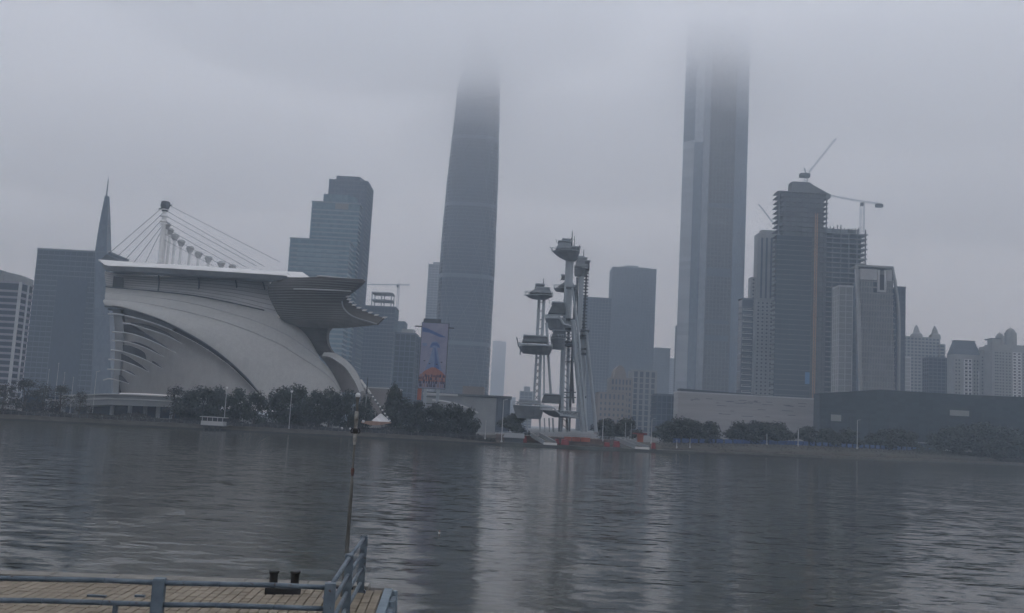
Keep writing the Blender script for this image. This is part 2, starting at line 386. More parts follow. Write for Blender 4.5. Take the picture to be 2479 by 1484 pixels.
# ---- dark slab and spire
x0, x1, z1 = px_block(800, 72, 250, 780, 607)
sl = thing('glass_slab', 'broad dark slate glass slab behind the grandstand with thin pale roof line', 'office building', ((x0 + x1) / 2, 820, 2.5))
block(sl, x0, x1, 800, 838, 2.5, z1, G_SLAB, W_BLUEG, fh=4.2, bay=4.5, band=.7, pier=.3, e=.12, top=1.0)
w = x1 - x0
MB().box(x0 + w * .32, 799.4, 10, x0 + w * .74, 800.2, z1 - 24).build('recessed_glass_bay', G_DARK, sl)
MB().box(x0 - .6, 799.2, z1 + .62, x1 + .6, 839, z1 + 1.2).build('roof_cap', W_PALE, sl)
z = zoomed(0, 400, 2.062)
sp = thing('spire_tower', 'slender pointed blue glass spire with antenna rising behind the dark slab', 'tower', (at(240, 800, 812).x, 812, 2.5))
lv = [(1215, 482, 592), (820, 492, 572), (490, 497, 556), (350, 519, 560), (200, 549, 564)]
rg = []
for Y, a, b_ in lv:
    p, q = at(*z(a, Y), 796), at(*z(b_, Y), 796); ww = q.x - p.x
    rg.append([Vector((p.x, 796, p.z)), Vector((q.x, 796, p.z)), Vector((q.x, 796 + ww, p.z)), Vector((p.x, 796 + ww, p.z))])
rg[0] = [Vector((p.x, p.y, 2.5)) for p in rg[0]]
MB().rings(rg).build('shaft', G_MID, sp)
m = MB()
for j in range(1, 5):
    for i in range(4): m.poly([rg[j - 1][i], rg[j][i]], .35)
    for i in range(4): m.tube(rg[j][i], rg[j][(i + 1) % 4], .35)
m.build('edge_frame', W_BLUEG, sp)
p, q = at(*z(556, 200), 797.5), at(*z(566, 108), 797.5)
MB().tube(p - Vector((0, 0, 2)), Vector((p.x, p.y, q.z)), .75, .28).build('antenna', STEELD, sp)

# ---- stepped cyan tower
z = zoomed(700, 420, 2.473)
W_CY = dirty('cyan_grey_spandrel', (.10, .135, .155), (.16, .20, .225), .05, .5)
rt = thing('stepped_tower', 'stepped pale cyan glass tower climbing in three blocks behind the canopy prow', 'office tower', (at(800, 800, 900).x, 900, 2.5))
def zb(zz, D, l, r, yref, ytop): return px_block(D, zz(l, yref)[0], zz(r, yref)[0], zz(0, yref)[1], zz((l + r) / 2, ytop)[1])
x0, x1, z1 = zb(z, 880, 78, 452, 560, 462); block(rt, x0, x1, 880, 905, 2.5, z1, G_CYAN, W_CY, fh=4.2, band=1.5, e=.2)
bay_g = glass('bright_cyan_glass', (.09, .15, .18), (.16, .23, .26), (5, 4.2))
for k in range(10): MB().box(x0 + 7, 879.3, z1 - 11.5 - 4.2 * k, x1 - 9, 880.2, z1 - 9.2 - 4.2 * k).build('pale_glass_bay', bay_g, rt)
x0b, x1b, z1b = zb(z, 893, 196, 500, 350, 212); block(rt, x0b, x1b, 905.4, 922, 2.5, z1b, G_CYAN, W_CY, fh=4.2, band=1.3, e=.2)
MB().prism([(x0b + 10, 906), (x1b - 12, 906), (x1b - 4, 916), (x1b - 12, 921), (x0b + 10, 921)], z1b, z1b + 8).build('crown_block', G_CYAN, rt)
MB().box(x0b + 22, 904.6, z1b - 6, x0b + 34, 905.6, z1b - .6).build('gold_emblem', dirty('faded_gold', (.14, .125, .10), (.19, .17, .14), .6), rt)
x0c, x1c, z1c = zb(z, 922, 318, 560, 250, 92); block(rt, x0c, x1c, 922.4, 962, 2.5, z1c, G_MID, W_BLUEG, fh=4.2, bay=3, band=.8, pier=.2, e=.15)
MB().prism([(x0c + 6, 925), (x1c - 8, 925), (x1c - 3, 955), (x0c + 6, 955)], z1c, z1c + 5).build('roof_crown', G_MID, rt)

# ---- blocks beside it
r_, x0, x1, z1 = tower('crown_tower', 'grey blue tower with open square crown frame on its roof, below a tower crane', 'office tower', 1020, 34, *(z(512, 1100)[0], z(728, 1100)[0]), z(0, 1100)[1], z(640, 880)[1], G_DARK, W_BLUEG, fh=4, bay=3.5, band=.8, pier=.25, e=.15)
m = MB(); a, b_ = at(*z(600, 790), 1022), at(*z(722, 790), 1022)
for X in (a.x, (a.x + b_.x) / 2, b_.x):
    for Y in (1022, 1044): m.box(X - .5, Y - .5, z1, X + .5, Y + .5, a.z)
for zz in (a.z, (a.z + z1) / 2): m.box(a.x - .7, 1021.4, zz - .8, b_.x + .7, 1044.6, zz + .4)
m.build('crown_frame', W_GREY, r_)
tower('office_block', 'dim blue block tucked behind the crown tower, just under the crane mast', 'office building', 1100, 30, *(z(722, 1100)[0], z(792, 1100)[0]), z(0, 1100)[1], z(760, 975)[1], G_MID, W_BLUEG, bay=4)
tower('office_block', 'low dark blue block with sloped top corner beside the billboard', 'office building', 760, 26, *(z(738, 1150)[0], z(866, 1150)[0]), z(0, 1150)[1], z(800, 1050)[1], G_DARK, W_BLUEG, bay=4, band=.6, e=.12, plant=[(.25, .85, 4)])
tower('office_block', 'narrow dark blue step between the sloped block and the billboard', 'office building', 785, 22, *(z(864, 1150)[0], z(925, 1150)[0]), z(0, 1150)[1], z(890, 1078)[1], G_DARK, W_BLUEG, bay=4, band=.6, e=.12)

# ---- the round-edged supertall that fades into the cloud
IF = [(946, 1047, 1180), (850, 1050, 1184.5), (723, 1056.5, 1192), (596, 1064, 1198), (417, 1081, 1204.6), (264, 1099, 1208), (162, 1110, 1210), (40, 1121, 1211)]
D = 1150; rg = []; lvz = []
for Y, a, b_ in IF:
    p, q = at(a, Y, D), at(b_, Y, D); lvz.append(((p.z + q.z) / 2, p.x, q.x))
def if_at(zq):
    if zq <= lvz[0][0]: return lvz[0][1:]
    for a, b_ in zip(lvz, lvz[1:]):
        if a[0] <= zq <= b_[0]:
            u = (zq - a[0]) / (b_[0] - a[0]); return a[1] + (b_[1] - a[1]) * u, a[2] + (b_[2] - a[2]) * u
    return lvz[-1][1:]
def if_ring(zq, e=0):
    l, r = if_at(zq); cx, w = (l + r) / 2, (r - l) / 2 + e; out = []
    for i in range(36):
        t_ = 2 * math.pi * i / 36; c_, s_ = math.cos(t_), math.sin(t_)
        out.append(Vector((cx + w * math.copysign(abs(c_) ** .55, c_), D + 30 + w * math.copysign(abs(s_) ** .55, s_), zq)))
    return out
IFB = dirty('dark_blue_spandrel', (.012, .022, .038), (.022, .036, .056), .05, .5)
ift = thing('supertall_tower', 'tapering dark blue supertall tower with smooth rounded corners, its top lost in cloud', 'skyscraper', (sum(lvz[0][1:]) / 2, D + 30, 2.5))
ZT = 470; zs = [2.5 + (ZT - 2.5) * i / 26 for i in range(27)]
MB().rings([if_ring(q) for q in zs]).build('glass_skin', G_DARK, ift, smooth=False)
m = MB(); k = 0
for q in [8 + 4.4 * i for i in range(104)]: m.rings([if_ring(q, .16), if_ring(q + .7, .16)])
m.build('floor_bands', IFB, ift, kind='stuff')
for q in (96, 176, 262, 345): MB().rings([if_ring(q, .4), if_ring(q + 4.4, .4)]).build('plant_floor_band', W_BLUEG, ift)
m = MB()
for i in range(0, 36, 2):                      # the diagonal grid behind the skin shows as slanting ribs
    for d_ in (1, -1):
        for c0 in range(0, 4):
            za = 2.5 + c0 * 108; a = None
            for k in range(0, 7):
                zq = za + 108 * k / 6; rr = if_ring(zq, .3); f_ = (i + d_ * k * .75) % 36; i0 = int(f_); p = rr[i0].lerp(rr[(i0 + 1) % 36], f_ - i0)
                if a is not None and p.y < D + 34: m.tube(a, p, .3, n=3, cap=False)
                a = p
m.build('diagonal_rib', dirty('diagrid_metal', (.016, .026, .042), (.028, .042, .062), .05, .5), ift, kind='stuff')
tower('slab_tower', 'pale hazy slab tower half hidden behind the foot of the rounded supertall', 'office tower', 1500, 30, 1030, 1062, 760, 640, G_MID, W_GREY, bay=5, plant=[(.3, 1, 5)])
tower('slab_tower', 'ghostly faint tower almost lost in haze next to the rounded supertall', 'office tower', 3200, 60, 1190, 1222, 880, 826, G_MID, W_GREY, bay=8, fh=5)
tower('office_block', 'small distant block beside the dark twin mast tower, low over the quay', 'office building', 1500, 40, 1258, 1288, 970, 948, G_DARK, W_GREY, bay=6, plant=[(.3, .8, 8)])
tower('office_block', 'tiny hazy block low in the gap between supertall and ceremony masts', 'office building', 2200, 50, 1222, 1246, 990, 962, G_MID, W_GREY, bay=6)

# ---- the faceted supertall
CT = 1050
xl = at(1650, 640, CT).x; xr = at(1806, 640, CT).x; w = xr - xl
ctf = thing('supertall_tower', 'straight pale and dark striped supertall under construction, its top lost in cloud', 'skyscraper', ((xl + xr) / 2, CT + 28, 2.5))
plan = [(0, 16), (.15, 5), (.28, 1.5), (.38, 0), (.40, 0), (.76, 0), (.78, 0), (1, 7), (.97, 56), (.14, 56)]
X = lambda f_: xl + w * f_
MB().prism([(X(f_), CT + 1.5 + y) for f_, y in plan], 2.5, 468).build('core', G_DARK, ctf)
G_LITE = glass('silver_glass', (.22, .25, .28), (.32, .35, .38), (1.5, 4.5), .3)
G_STRIP = glass('steel_blue_glass', (.06, .085, .12), (.10, .135, .175), (1.5, 4.5), .2)
G_RAW = glass('unfinished_core', (.035, .036, .038), (.075, .072, .068), (2.5, 4.4), .8)
def facet(name, a, b_, z0, z1, mat, e=0.0):
    (fa, ya), (fb, yb) = a, b_; m = MB()
    m.hexa([(X(fa), CT + ya + 1.4, z0), (X(fa), CT + ya - e, z0), (X(fb), CT + yb - e, z0), (X(fb), CT + yb + 1.4, z0)], [(X(fa), CT + ya + 1.4, z1), (X(fa), CT + ya - e, z1), (X(fb), CT + yb - e, z1), (X(fb), CT + yb + 1.4, z1)])
    return m.build(name, mat, ctf)
zsw = at(1680, 335, CT).z
facet('corner_glass', plan[0], (.147, 5.2), 2.5, zsw, G_LITE); facet('corner_glass', plan[0], (.147, 5.2), zsw + .4, 470, G_STRIP)
facet('glass_strip', plan[1], (.275, 1.6), 2.5, zsw - 3, G_STRIP); facet('glass_strip', plan[1], (.275, 1.6), zsw - 2.6, 470, G_LITE)
facet('pale_pilaster', plan[2], (.375, .05), 2.5, 470, G_LITE if False else glass('mid_silver_glass', (.13, .155, .18), (.2, .225, .25), (1.5, 4.5), .3), .4)
facet('core_strip', (.38, 0), (.775, 0), 2.5, 470, G_RAW); facet('glass_strip', (.78, 0), (.997, 6.9), 2.5, 470, G_STRIP)
m = MB()
for k in range(104):
    q = 6 + 4.4 * k; m.box(X(.385), CT - .5, q, X(.77), CT + .02, q + .8)
m.build('floor_slabs', STEELD, ctf, kind='stuff')
m = MB()
for k in range(8):
    f_ = .385 + .385 * k / 7; m.box(X(f_) - .4, CT - .65, 2.5, X(f_) + .4, CT + .01, 470)
m.build('column', STEELD, ctf, kind='stuff')
for yy, h in ((492, 5), (650, 9), (775, 4), (812, 6)):
    q = at(1735, yy, CT).z; MB().box(X(.39), CT - .9, q - h, X(.75), CT - .1, q).build('plant_floor_band', W_BLUEG, ctf)

# ---- the towers between the ceremony masts and the striped supertall
z = zoomed(1400, 660, 3.226)
def zt(name, label, cat, D, dep, l, r, yref, ytop, core, wall, **kw): return tower(name, label, cat, D, dep, z(l, yref)[0], z(r, yref)[0], z(0, yref)[1], z((l + r) / 2, ytop)[1], core, wall, **kw)
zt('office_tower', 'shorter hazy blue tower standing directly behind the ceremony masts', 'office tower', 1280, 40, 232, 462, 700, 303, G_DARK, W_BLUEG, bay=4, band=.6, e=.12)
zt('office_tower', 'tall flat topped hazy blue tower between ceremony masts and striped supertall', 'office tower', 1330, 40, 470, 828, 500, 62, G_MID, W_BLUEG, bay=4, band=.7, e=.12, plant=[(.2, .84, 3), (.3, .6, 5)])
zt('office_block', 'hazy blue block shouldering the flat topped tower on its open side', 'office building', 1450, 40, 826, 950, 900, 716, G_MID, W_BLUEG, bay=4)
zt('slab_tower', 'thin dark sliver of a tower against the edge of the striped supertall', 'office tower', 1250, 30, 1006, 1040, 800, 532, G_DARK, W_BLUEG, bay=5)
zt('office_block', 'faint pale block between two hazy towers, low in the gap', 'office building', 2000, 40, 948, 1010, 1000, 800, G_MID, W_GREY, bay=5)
r_, x0, x1, z1 = zt('domed_building', 'small beige building with round top in front of the hazy blue tower', 'building', 720, 26, 470, 640, 1100, 965, G_MID, W_BEIGE, bay=2.6, band=1.8, pier=1.2)
rg = []
for j in range(7):
    a = math.pi / 2 * j / 6; q = [(x0 + x1) / 2 - 1 - (x1 - x0) * .3 * math.cos(a), (x0 + x1) / 2 - 1 + (x1 - x0) * .3 * math.cos(a)]
    rg.append([Vector((q[0], 722, z1 + 10 * math.sin(a))), Vector((q[1] + .01, 722, z1 + 10 * math.sin(a))), Vector((q[1] + .01, 744, z1 + 10 * math.sin(a))), Vector((q[0], 744, z1 + 10 * math.sin(a)))])
MB().rings(rg).build('barrel_roof', W_BEIGE, r_)
zt('apartment_block', 'lower beige block with plain front beside the small domed building', 'apartment building', 700, 24, 372, 585, 1200, 1085, G_MID, W_BEIGE, bay=3, band=2.2, pier=1.8)
zt('apartment_block', 'mid rise block with pale vertical stripes next to the domed building', 'apartment building', 735, 26, 642, 832, 1200, 902, G_MID, W_GREY, bay=4.2, band=.7, pier=1.6)
zt('office_block', 'low dark blue glass box beside the pale stone museum', 'office building', 640, 24, 848, 1004, 1200, 1098, G_DARK, W_BLUEG, bay=3, band=.5, e=.1)

# ---- balcony block, grid block, construction tower, arched tower
z = zoomed(1860, 330, 2.15)
r_, x0, x1, z1 = zt('apartment_block', 'narrow dark apartment block with white balcony edges beside the striped supertall', 'apartment building', 820, 24, 36, 98, 1100, 917, G_DARK, W_BLUEG, fh=4.9, band=.4, e=.1, single=True)
bm_ = MB(); bm_.box(-(x1 - x0) * .42, -1.5, 0, (x1 - x0) * .42, 0, .5); bm_.box(-(x1 - x0) * .42, -1.5, .5, -(x1 - x0) * .42 + .35, -.9, 1.6); bm_.box(-(x1 - x0) * .42, -1.5, 1.5, (x1 - x0) * .3, -1.35, 1.75)
bme = bm_.mesh('balcony', W_PALE)
for k in range(int((z1 - 12) / 4.9)): inst('balcony', bme, r_, ((x0 + x1) / 2, 819.85, z1 - 10 - 4.9 * k))
gb = thing('grid_apartment_tower', 'grey apartment tower gridded with small windows, stepped shoulder beside construction tower', 'apartment tower', (at(1855, 800, 860).x, 865, 2.5))
x0, x1, z1 = zb(z, 860, 118, 236, 900, 562); xs0, _, zs1 = zb(z, 860, 88, 118, 1000, 796)
MB().box(x0, 860, 2.5, x1, 873, z1).build('wall', W_GREY, gb); MB().box(xs0, 863, 2.5, x0 - .02, 873, zs1).build('shoulder_wall', W_GREY, gb)
MB().box(x0 + 4, 864, z1, x1 - 3, 872, z1 + 4).build('roof_house', W_GREY, gb)
def window_mesh(w, h, fr, name='window', matf=W_PALE, d=.22):
    m = MB()
    m.box(-w / 2 - fr, -d, -fr, w / 2 + fr, .05, 0); m.box(-w / 2 - fr, -d, h, w / 2 + fr, .05, h + fr)
    m.box(-w / 2 - fr, -d, 0, -w / 2, .05, h); m.box(w / 2, -d, 0, w / 2 + fr, .05, h)
    m.k = 1; m.box(-w / 2, -.06, 0, w / 2, .05, h); m.k = 1
    return m.mesh(name, [matf, G_BLACK])
wm_ = window_mesh(1.9, 1.7, .28); cnt = 0; rest = MB(); wv = [Vector(v.co) for v in wm_.vertices]; wf = [tuple(p.vertices) for p in wm_.polygons]; wmi = [p.material_index for p in wm_.polygons]
for (xa, xb, yy, zt_) in ((x0, x1, 860, z1 - 60), (xs0, x0, 863, zs1)):
    nc = max(1, int((xb - xa) / 3.4))
    for k in range(int((zt_ - 8) / 3.3)):
        for c in range(nc):
            loc = Vector((xa + (xb - xa) * (c + .5) / nc, yy - .01, zt_ - 3.2 - 3.3 * k))
            if cnt < 290: inst('window', wm_, gb, loc)
            else:
                rest.add([v + loc for v in wv], wf); rest.m[-len(wf):] = wmi
            cnt += 1
rest.k = 1
if rest.f: rest.build('windows', [W_PALE, G_BLACK], gb, kind='stuff')
m = MB()
for f_ in (.2, .42, .64, .86): m.box(x0 + (x1 - x0) * f_ - .8, 859.3, z1 - 58, x0 + (x1 - x0) * f_ + .8, 860.1, z1 - 4)
m.build('upper_glazing_strip', G_MID, gb)

ctw = thing('unfinished_tower', 'unfinished concrete tower with ragged open floor slabs, netting and orange hoist track', 'construction tower', (at(1950, 800, 800).x, 815, 2.5))
x0, x1, z1 = zb(z, 800, 228, 505, 700, 335); xw, z1w = zb(z, 802, 400, 716, 640, 560)[1:]
xh = at(*z(438, 700), 800).x
MB().box(x0 + 5, 802.5, 2.5, x1 - 3, 815, z1 - 1).build('core_wall', CONC, ctw)
MB().box(xh + 1.5, 804, 2.5, xw - 4, 816, z1w - 1).build('wing_core_wall', NET, ctw)
fh = 4.1
slab = MB().box(0, -1, 0, x1 - x0, 15, .55).mesh('floor_slab', CONC); slabw = MB().box(0, -1.2, 0, xw - xh, 16, .7).mesh('floor_slab', dirty('pale_slab_edge', (.12, .13, .135), (.19, .2, .2), .1, .9))
nf = int((z1 - 4) / fh)
for k in range(nf): inst('floor_slab', slab, ctw, (x0 + rnd.uniform(-.5, .4), 801, z1 - .6 - fh * k))
for k in range(int((z1w - 4) / fh)): inst('floor_slab', slabw, ctw, (xh + rnd.uniform(-.2, .8), 801.6, z1w - .6 - fh * k))
m = MB()
for k in range(9):
    X_ = x0 + 1.2 + (x1 - x0 - 2.4) * k / 8; m.box(X_ - .45, 800.6, 2.5, X_ + .45, 801.5, z1)
for k in range(7):
    X_ = xh + 1 + (xw - xh - 2) * k / 6; m.box(X_ - .45, 801.1, 2.5, X_ + .45, 802, z1w + (4 if k else 0))
m.build('column', CONC, ctw, kind='stuff')
MB().box(x0 - .1, 800.25, 2.5, xh - 3, 800.75, z1 - fh * 9).build('scaffold_net', NET, ctw)
MB().box(xw - 8.5, 799.2, z1w - fh * 13, xw - 3, 800.2, z1w - fh * 9).build('pale_screen', W_PALE, ctw)
m = MB(); hz = z1 - 18
for dx in (-.9, .9): m.box(xh + dx - .2, 798.3, 2.5, xh + dx + .2, 798.8, hz)
q = 4
while q < hz - 3: m.box(xh - .9, 798.35, q, xh + .9, 798.7, q + .35); m.tube((xh - .9, 798.5, q), (xh + .9, 798.5, q + 3), .14, n=3); q += 3
m.build('hoist_track', ORANGE, ctw)
MB().box(xh - 7, 798.6, 2.5 + 50, xh - 3.4, 799.05, 62).build('blue_sheet', plain('blue_sheet', (.05, .16, .34)), ctw)
a, b_, c_ = at(*z(312, 278), 803), at(*z(408, 268), 803), at(*z(522, 350), 803)
MB().shell([Vector((a.x - .5, 803, z1)), a, Vector((b_.x, 803, a.z)), at(*z(430, 300), 803), c_], [Vector((a.x - .5, 803, z1 - 3)), Vector((a.x, 803, z1 - 3)), Vector((b_.x, 803, z1 - 3)), Vector((at(*z(430, 300), 803).x, 803, z1 - 3)), Vector((c_.x, 803, z1 - 3))], off=(0, 11, 0)).build('top_core', CONC, ctw)
m = MB()
for k in range(12): X_ = xh + 4 + (xw - xh - 10) * k / 11; m.box(X_ - .35, 803, z1w, X_ + .35, 803.6, z1w + rnd.uniform(4.5, 7.5))
m.box(xh + 3, 806, z1w, xw - 7, 815, z1w + 4.4)
m.build('starter_column', CONC, ctw, kind='stuff')

at_ = thing('arched_tower', 'pale ribbed tower with curved white corner piers and a square crown opening', 'office tower', (at(2110, 800, 660).x, 675, 2.5))
x0, x1, z1 = zb(z, 660, 690, 894, 1390, 738); xtl = at(*z(662, 738), 660).x
MB().hexa([(x0 + 1.2, 661, 2.5), (x1 - 1.2, 661, 2.5), (x1 - 1.2, 671, 2.5), (x0 + 1.8, 671, 2.5)], [(xtl + 2, 661, z1 - 2), (x1 - 4.5, 661, z1 - 2), (x1 - 4.5, 671, z1 - 2), (xtl + 2.4, 671, z1 - 2)]).build('glazing', G_MID, at_)
wt = x1 - x0
for sx in (0, 1):
    A = []; B = []
    for k in range(14):
        q = 2.5 + (z1 - 2.5) * k / 13; bend = 5.2 * max(0, (q - (z1 - 42)) / 42) ** 2
        xx = x0 - .6 + (xtl - x0) * (q / z1) ** 1.6 if sx == 0 else x1 + .6 - bend
        A.append(Vector((xx, 659.4, q))); B.append(Vector((xx + (1.7 if sx == 0 else -1.3), 659.4, q)))
    MB().shell(A, B, off=(0, 2.5, 0)).build('corner_pier', W_GREY, at_)
m = MB()
for k in range(1, 22):
    X_ = x0 + 1 + (wt - 2) * k / 22; zt2 = z1 - (19 if 9 < k < 14 else 3); X2 = X_ + (xtl + 1 + (x1 - 4.5 - xtl - 1) * k / 22 - X_) * (zt2 / z1)
    m.hexa([(X_ - .24, 659.9, 2.5), (X_ + .24, 659.9, 2.5), (X_ + .24, 661.1, 2.5), (X_ - .24, 661.1, 2.5)], [(X2 - .24, 659.9, zt2), (X2 + .24, 659.9, zt2), (X2 + .24, 661.1, zt2), (X2 - .24, 661.1, zt2)])
m.build('fin', W_GREY, at_, kind='stuff')
m = MB()
for k in range(1, int(z1 / 4)): m.box(x0 + (xtl - x0) * (4 * k / z1) + 1.4, 660.4, 4 * k, x1 - 1.3 - 3 * (4 * k / z1), 661.08, 4 * k + .9)
m.build('floor_bands', W_GREY, at_, kind='stuff')
MB().box(xtl + .4, 659.2, z1 - 1.3, x1 - 5, 671.5, z1).build('crown_beam', W_GREY, at_)
m = MB()
for f_ in (.42, .6): m.box(x0 + wt * f_ - .7, 659.3, z1 - 18, x0 + wt * f_ + .7, 660.6, z1 - 2.9)
m.box(x0 + wt * .42 + .7, 659.3, z1 - 18, x0 + wt * .6 - .7, 660.6, z1 - 16.6)
for k in range(26):
    X_ = xtl + 3 + (x1 - 9 - xtl) * k / 25
    if not .42 * wt - 1 < X_ - x0 < .6 * wt + 1: m.box(X_ - .35, 659.5, z1 - 10, X_ + .35, 660.4, z1 - 2.6)
m.build('crown_opening_frame', W_PALE, at_, kind='stuff')
MB().box(x0 + wt * .42 + .7, 659.85, z1 - 16.6, x0 + wt * .6 - .7, 660.6, z1 - 6).build('crown_opening', DARK, at_)
zt('slab_tower', 'plain pale grey slab hugging the arched tower in front of the unfinished wing', 'office tower', 690, 26, 566, 640, 1000, 850, W_GREY, W_PALE, bay=4, band=.4, pier=.5, e=.15)
zt('slab_tower', 'darker narrow slab with fine floor lines between pale slab and arched tower', 'office tower', 705, 26, 640, 668, 1000, 842, G_MID, W_BLUEG, band=.6)
zt('slab_tower', 'grey shoulder slab rising behind the arched tower on its open side', 'office tower', 712, 26, 880, 926, 1000, 856, G_MID, W_BLUEG, bay=4, band=.7)

# ---- apartment blocks at the far right
z = zoomed(2280, 800, 5.708)
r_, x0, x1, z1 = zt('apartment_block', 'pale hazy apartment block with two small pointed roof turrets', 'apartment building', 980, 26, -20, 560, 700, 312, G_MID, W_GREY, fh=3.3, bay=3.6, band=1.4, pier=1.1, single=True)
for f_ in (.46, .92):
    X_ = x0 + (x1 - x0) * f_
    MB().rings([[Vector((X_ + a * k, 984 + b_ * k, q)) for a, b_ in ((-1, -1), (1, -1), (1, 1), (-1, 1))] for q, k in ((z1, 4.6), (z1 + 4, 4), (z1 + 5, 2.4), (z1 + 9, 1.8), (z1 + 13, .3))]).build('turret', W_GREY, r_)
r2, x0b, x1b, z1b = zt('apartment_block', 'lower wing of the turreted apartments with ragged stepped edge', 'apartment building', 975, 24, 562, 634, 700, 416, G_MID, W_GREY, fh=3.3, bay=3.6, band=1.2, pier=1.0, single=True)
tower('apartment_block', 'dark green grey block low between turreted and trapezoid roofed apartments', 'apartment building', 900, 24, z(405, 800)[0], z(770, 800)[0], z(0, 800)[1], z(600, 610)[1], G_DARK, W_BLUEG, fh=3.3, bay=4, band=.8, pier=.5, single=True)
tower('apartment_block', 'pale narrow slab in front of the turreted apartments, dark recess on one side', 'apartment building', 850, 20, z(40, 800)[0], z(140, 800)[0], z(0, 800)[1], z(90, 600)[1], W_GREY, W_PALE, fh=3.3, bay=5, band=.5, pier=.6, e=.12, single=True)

def apt(label, D, l, r, ytop, cols, rows, wy0, wy1, shape):
    x0, x1, z1 = zb(z, D, l, r, 800, ytop)
    root = thing('apartment_block', label, 'apartment building', ((x0 + x1) / 2, D + 12, 2.5))
    MB().box(x0, D, 2.5, x1, D + 14, z1).build('wall', W_GREY, root)
    shape(root, x0, x1, z1, D)
    za, zb_ = at(*z(l, wy0), D).z, at(*z(l, wy1), D).z; fh = (za - zb_) / rows
    me = window_mesh(2.5, fh * .56, .4, matf=W_WHITE, d=.5); sm_ = window_mesh(1.3, fh * .4, .16, matf=W_GREY)
    for X_, big in cols:
        xc = at(*z(X_, 800), D).x
        for k in range(rows): inst('window', me if big else sm_, root, (xc, D - .02, za - fh * (k + 1) + (0 if big else .4)))
    return root
def sh1(root, x0, x1, z1, D):
    w = x1 - x0
    MB().rings([[Vector((x0 + a, D + c, q)), Vector((x1 - b_, D + c, q)), Vector((x1 - b_, D + 14 - c, q)), Vector((x0 + a, D + 14 - c, q))] for q, a, b_, c in ((z1, 0, 0, .02), (z1 + 5, 1.2, .6, 2), (z1 + 12, 3.2, 3, 4))]).build('trapezoid_roof', W_BLUEG, root)
    MB().box(x0 + 2.8, D + 3.5, z1 + 12, x1 - 2.6, D + 11, z1 + 12.8).build('roof_edge', STEELD, root)
    MB().box(x0 + w * .36, D - .6, 3, x0 + w * .38, D, z1 - 6).build('white_pilaster', W_PALE, root); MB().box(x0 + w * .92, D - .6, 3, x0 + w * .95, D, z1 - 14).build('white_pilaster', W_PALE, root)
apt('apartment block with dark trapezoid roof and a white framed window column', 860, 768, 1150, 560, [(945, 1), (1000, 1), (800, 0), (845, 0), (1065, 0), (1110, 0)], 11, 600, 1180, sh1)
def sh2(root, x0, x1, z1, D): MB().box(x0 + (x1 - x0) * .75, D + 2, z1, x1, D + 14, z1 + 4).build('roof_house', W_GREY, root)
apt('recessed grey apartment strip between trapezoid roof and domed roof blocks', 885, 1150, 1262, 500, [(1180, 0), (1220, 0)], 12, 560, 1180, sh2)
tower('apartment_block', 'low filler block at the foot of the domed roof apartments', 'apartment building', 890, 20, z(1255, 800)[0], z(1330, 800)[0], z(0, 800)[1], z(1290, 590)[1], W_GREY, W_PALE, fh=3.3, bay=4, band=.6, pier=.6, e=.12, single=True)
def sh3(root, x0, x1, z1, D):
    for X_, q0, rad in ((1515, 262, 44), (1670, 205, 62)):
        p = at(*z(X_, q0), D); rr = rad / 5.708 / 1.046 * D / F
        MB().prism([(p.x + rr * 1.35 * math.cos(a * math.pi / 6), D + 10 + rr * 1.35 * math.sin(a * math.pi / 6)) for a in range(12)], z1, p.z - rr * .4).build('dome_drum', W_GREY, root)
        MB().sphere((p.x, D + 10, p.z - rr * .4), rr * 1.1, 12, 8).build('dome', W_GREY, root, smooth=True)
        MB().tube((p.x, D + 10, p.z + rr * .5), (p.x, D + 10, p.z + rr * 1.3), .3, .1).build('finial', W_GREY, root)
    p = at(*z(1332, 330), D); q = at(*z(1442, 330), D)
    MB().box(p.x, D + 1, z1, q.x, D + 10, p.z).build('roof_block', W_GREY, root); MB().box(p.x - .4, D + .6, p.z, q.x + .4, D + 14.4, p.z + .8).build('roof_edge', STEELD, root)
apt('tall pale apartment block with two round domes and white framed windows', 840, 1322, 1900, 420, [(1645, 1), (1712, 1), (1370, 0), (1400, 0), (1440, 0), (1480, 0), (1530, 0), (1575, 0), (1780, 0)], 15, 500, 1150, sh3)

# ---- museum boxes
x0, x1, z1 = px_block(600, 1640, 1981, 1000, 957)
mu = thing('pale_museum', 'long pale stone box museum with scattered dark slits behind the waterfront trees', 'museum', ((x0 + x1) / 2, 620, 4.8))
MB().box(x0, 600, 4, x1, 616, z1).build('wall', STONEW, mu)
m = MB(); rr = random.Random(3)
for k in range(int((z1 - 5) / 1.3)):
    m.box(x0, 599.82, 5 + 1.3 * k, x1, 600.02, 5.35 + 1.3 * k)
m.build('stone_course', STONEW, mu, kind='stuff')
for k in range(30):
    zz = z1 - 2.5 - abs(rr.gauss(0, 1)) * 5; X_ = rr.uniform(x0 + 3, x1 - 12); L_ = rr.uniform(1.5, 7)
    if k < 14: zz = z1 - rr.uniform(3, 5.5)
    if zz > 6: MB().box(X_, 599.7, zz, X_ + L_, 600.05, zz + .24).build('dark_slit', DARK, mu)
MB().box(x0 - .4, 599.6, z1 - .4, x1 + .4, 616.4, z1 + .35).build('roof_edge', W_PALE, mu)
a, b_ = at(1646, 940, 606), at(1905, 958, 606)
MB().hexa([(a.x, 606, z1 + .35), (b_.x + 4, 606, z1 + .35), (b_.x + 4, 616, z1 + .35), (a.x, 616, z1 + .35)], [(a.x, 606, a.z), (b_.x - 30, 606, a.z - 1), (b_.x - 30, 616, a.z - 1), (a.x, 616, a.z)]).build('roof_storey', MUSD, mu)
x0, x1, z1 = px_block(565, 1984, 2640, 1000, 955)
dm = thing('dark_museum', 'long dark slate box museum behind the trees, one pale panel on its front', 'museum', ((x0 + x1) / 2, 590, 4.8))
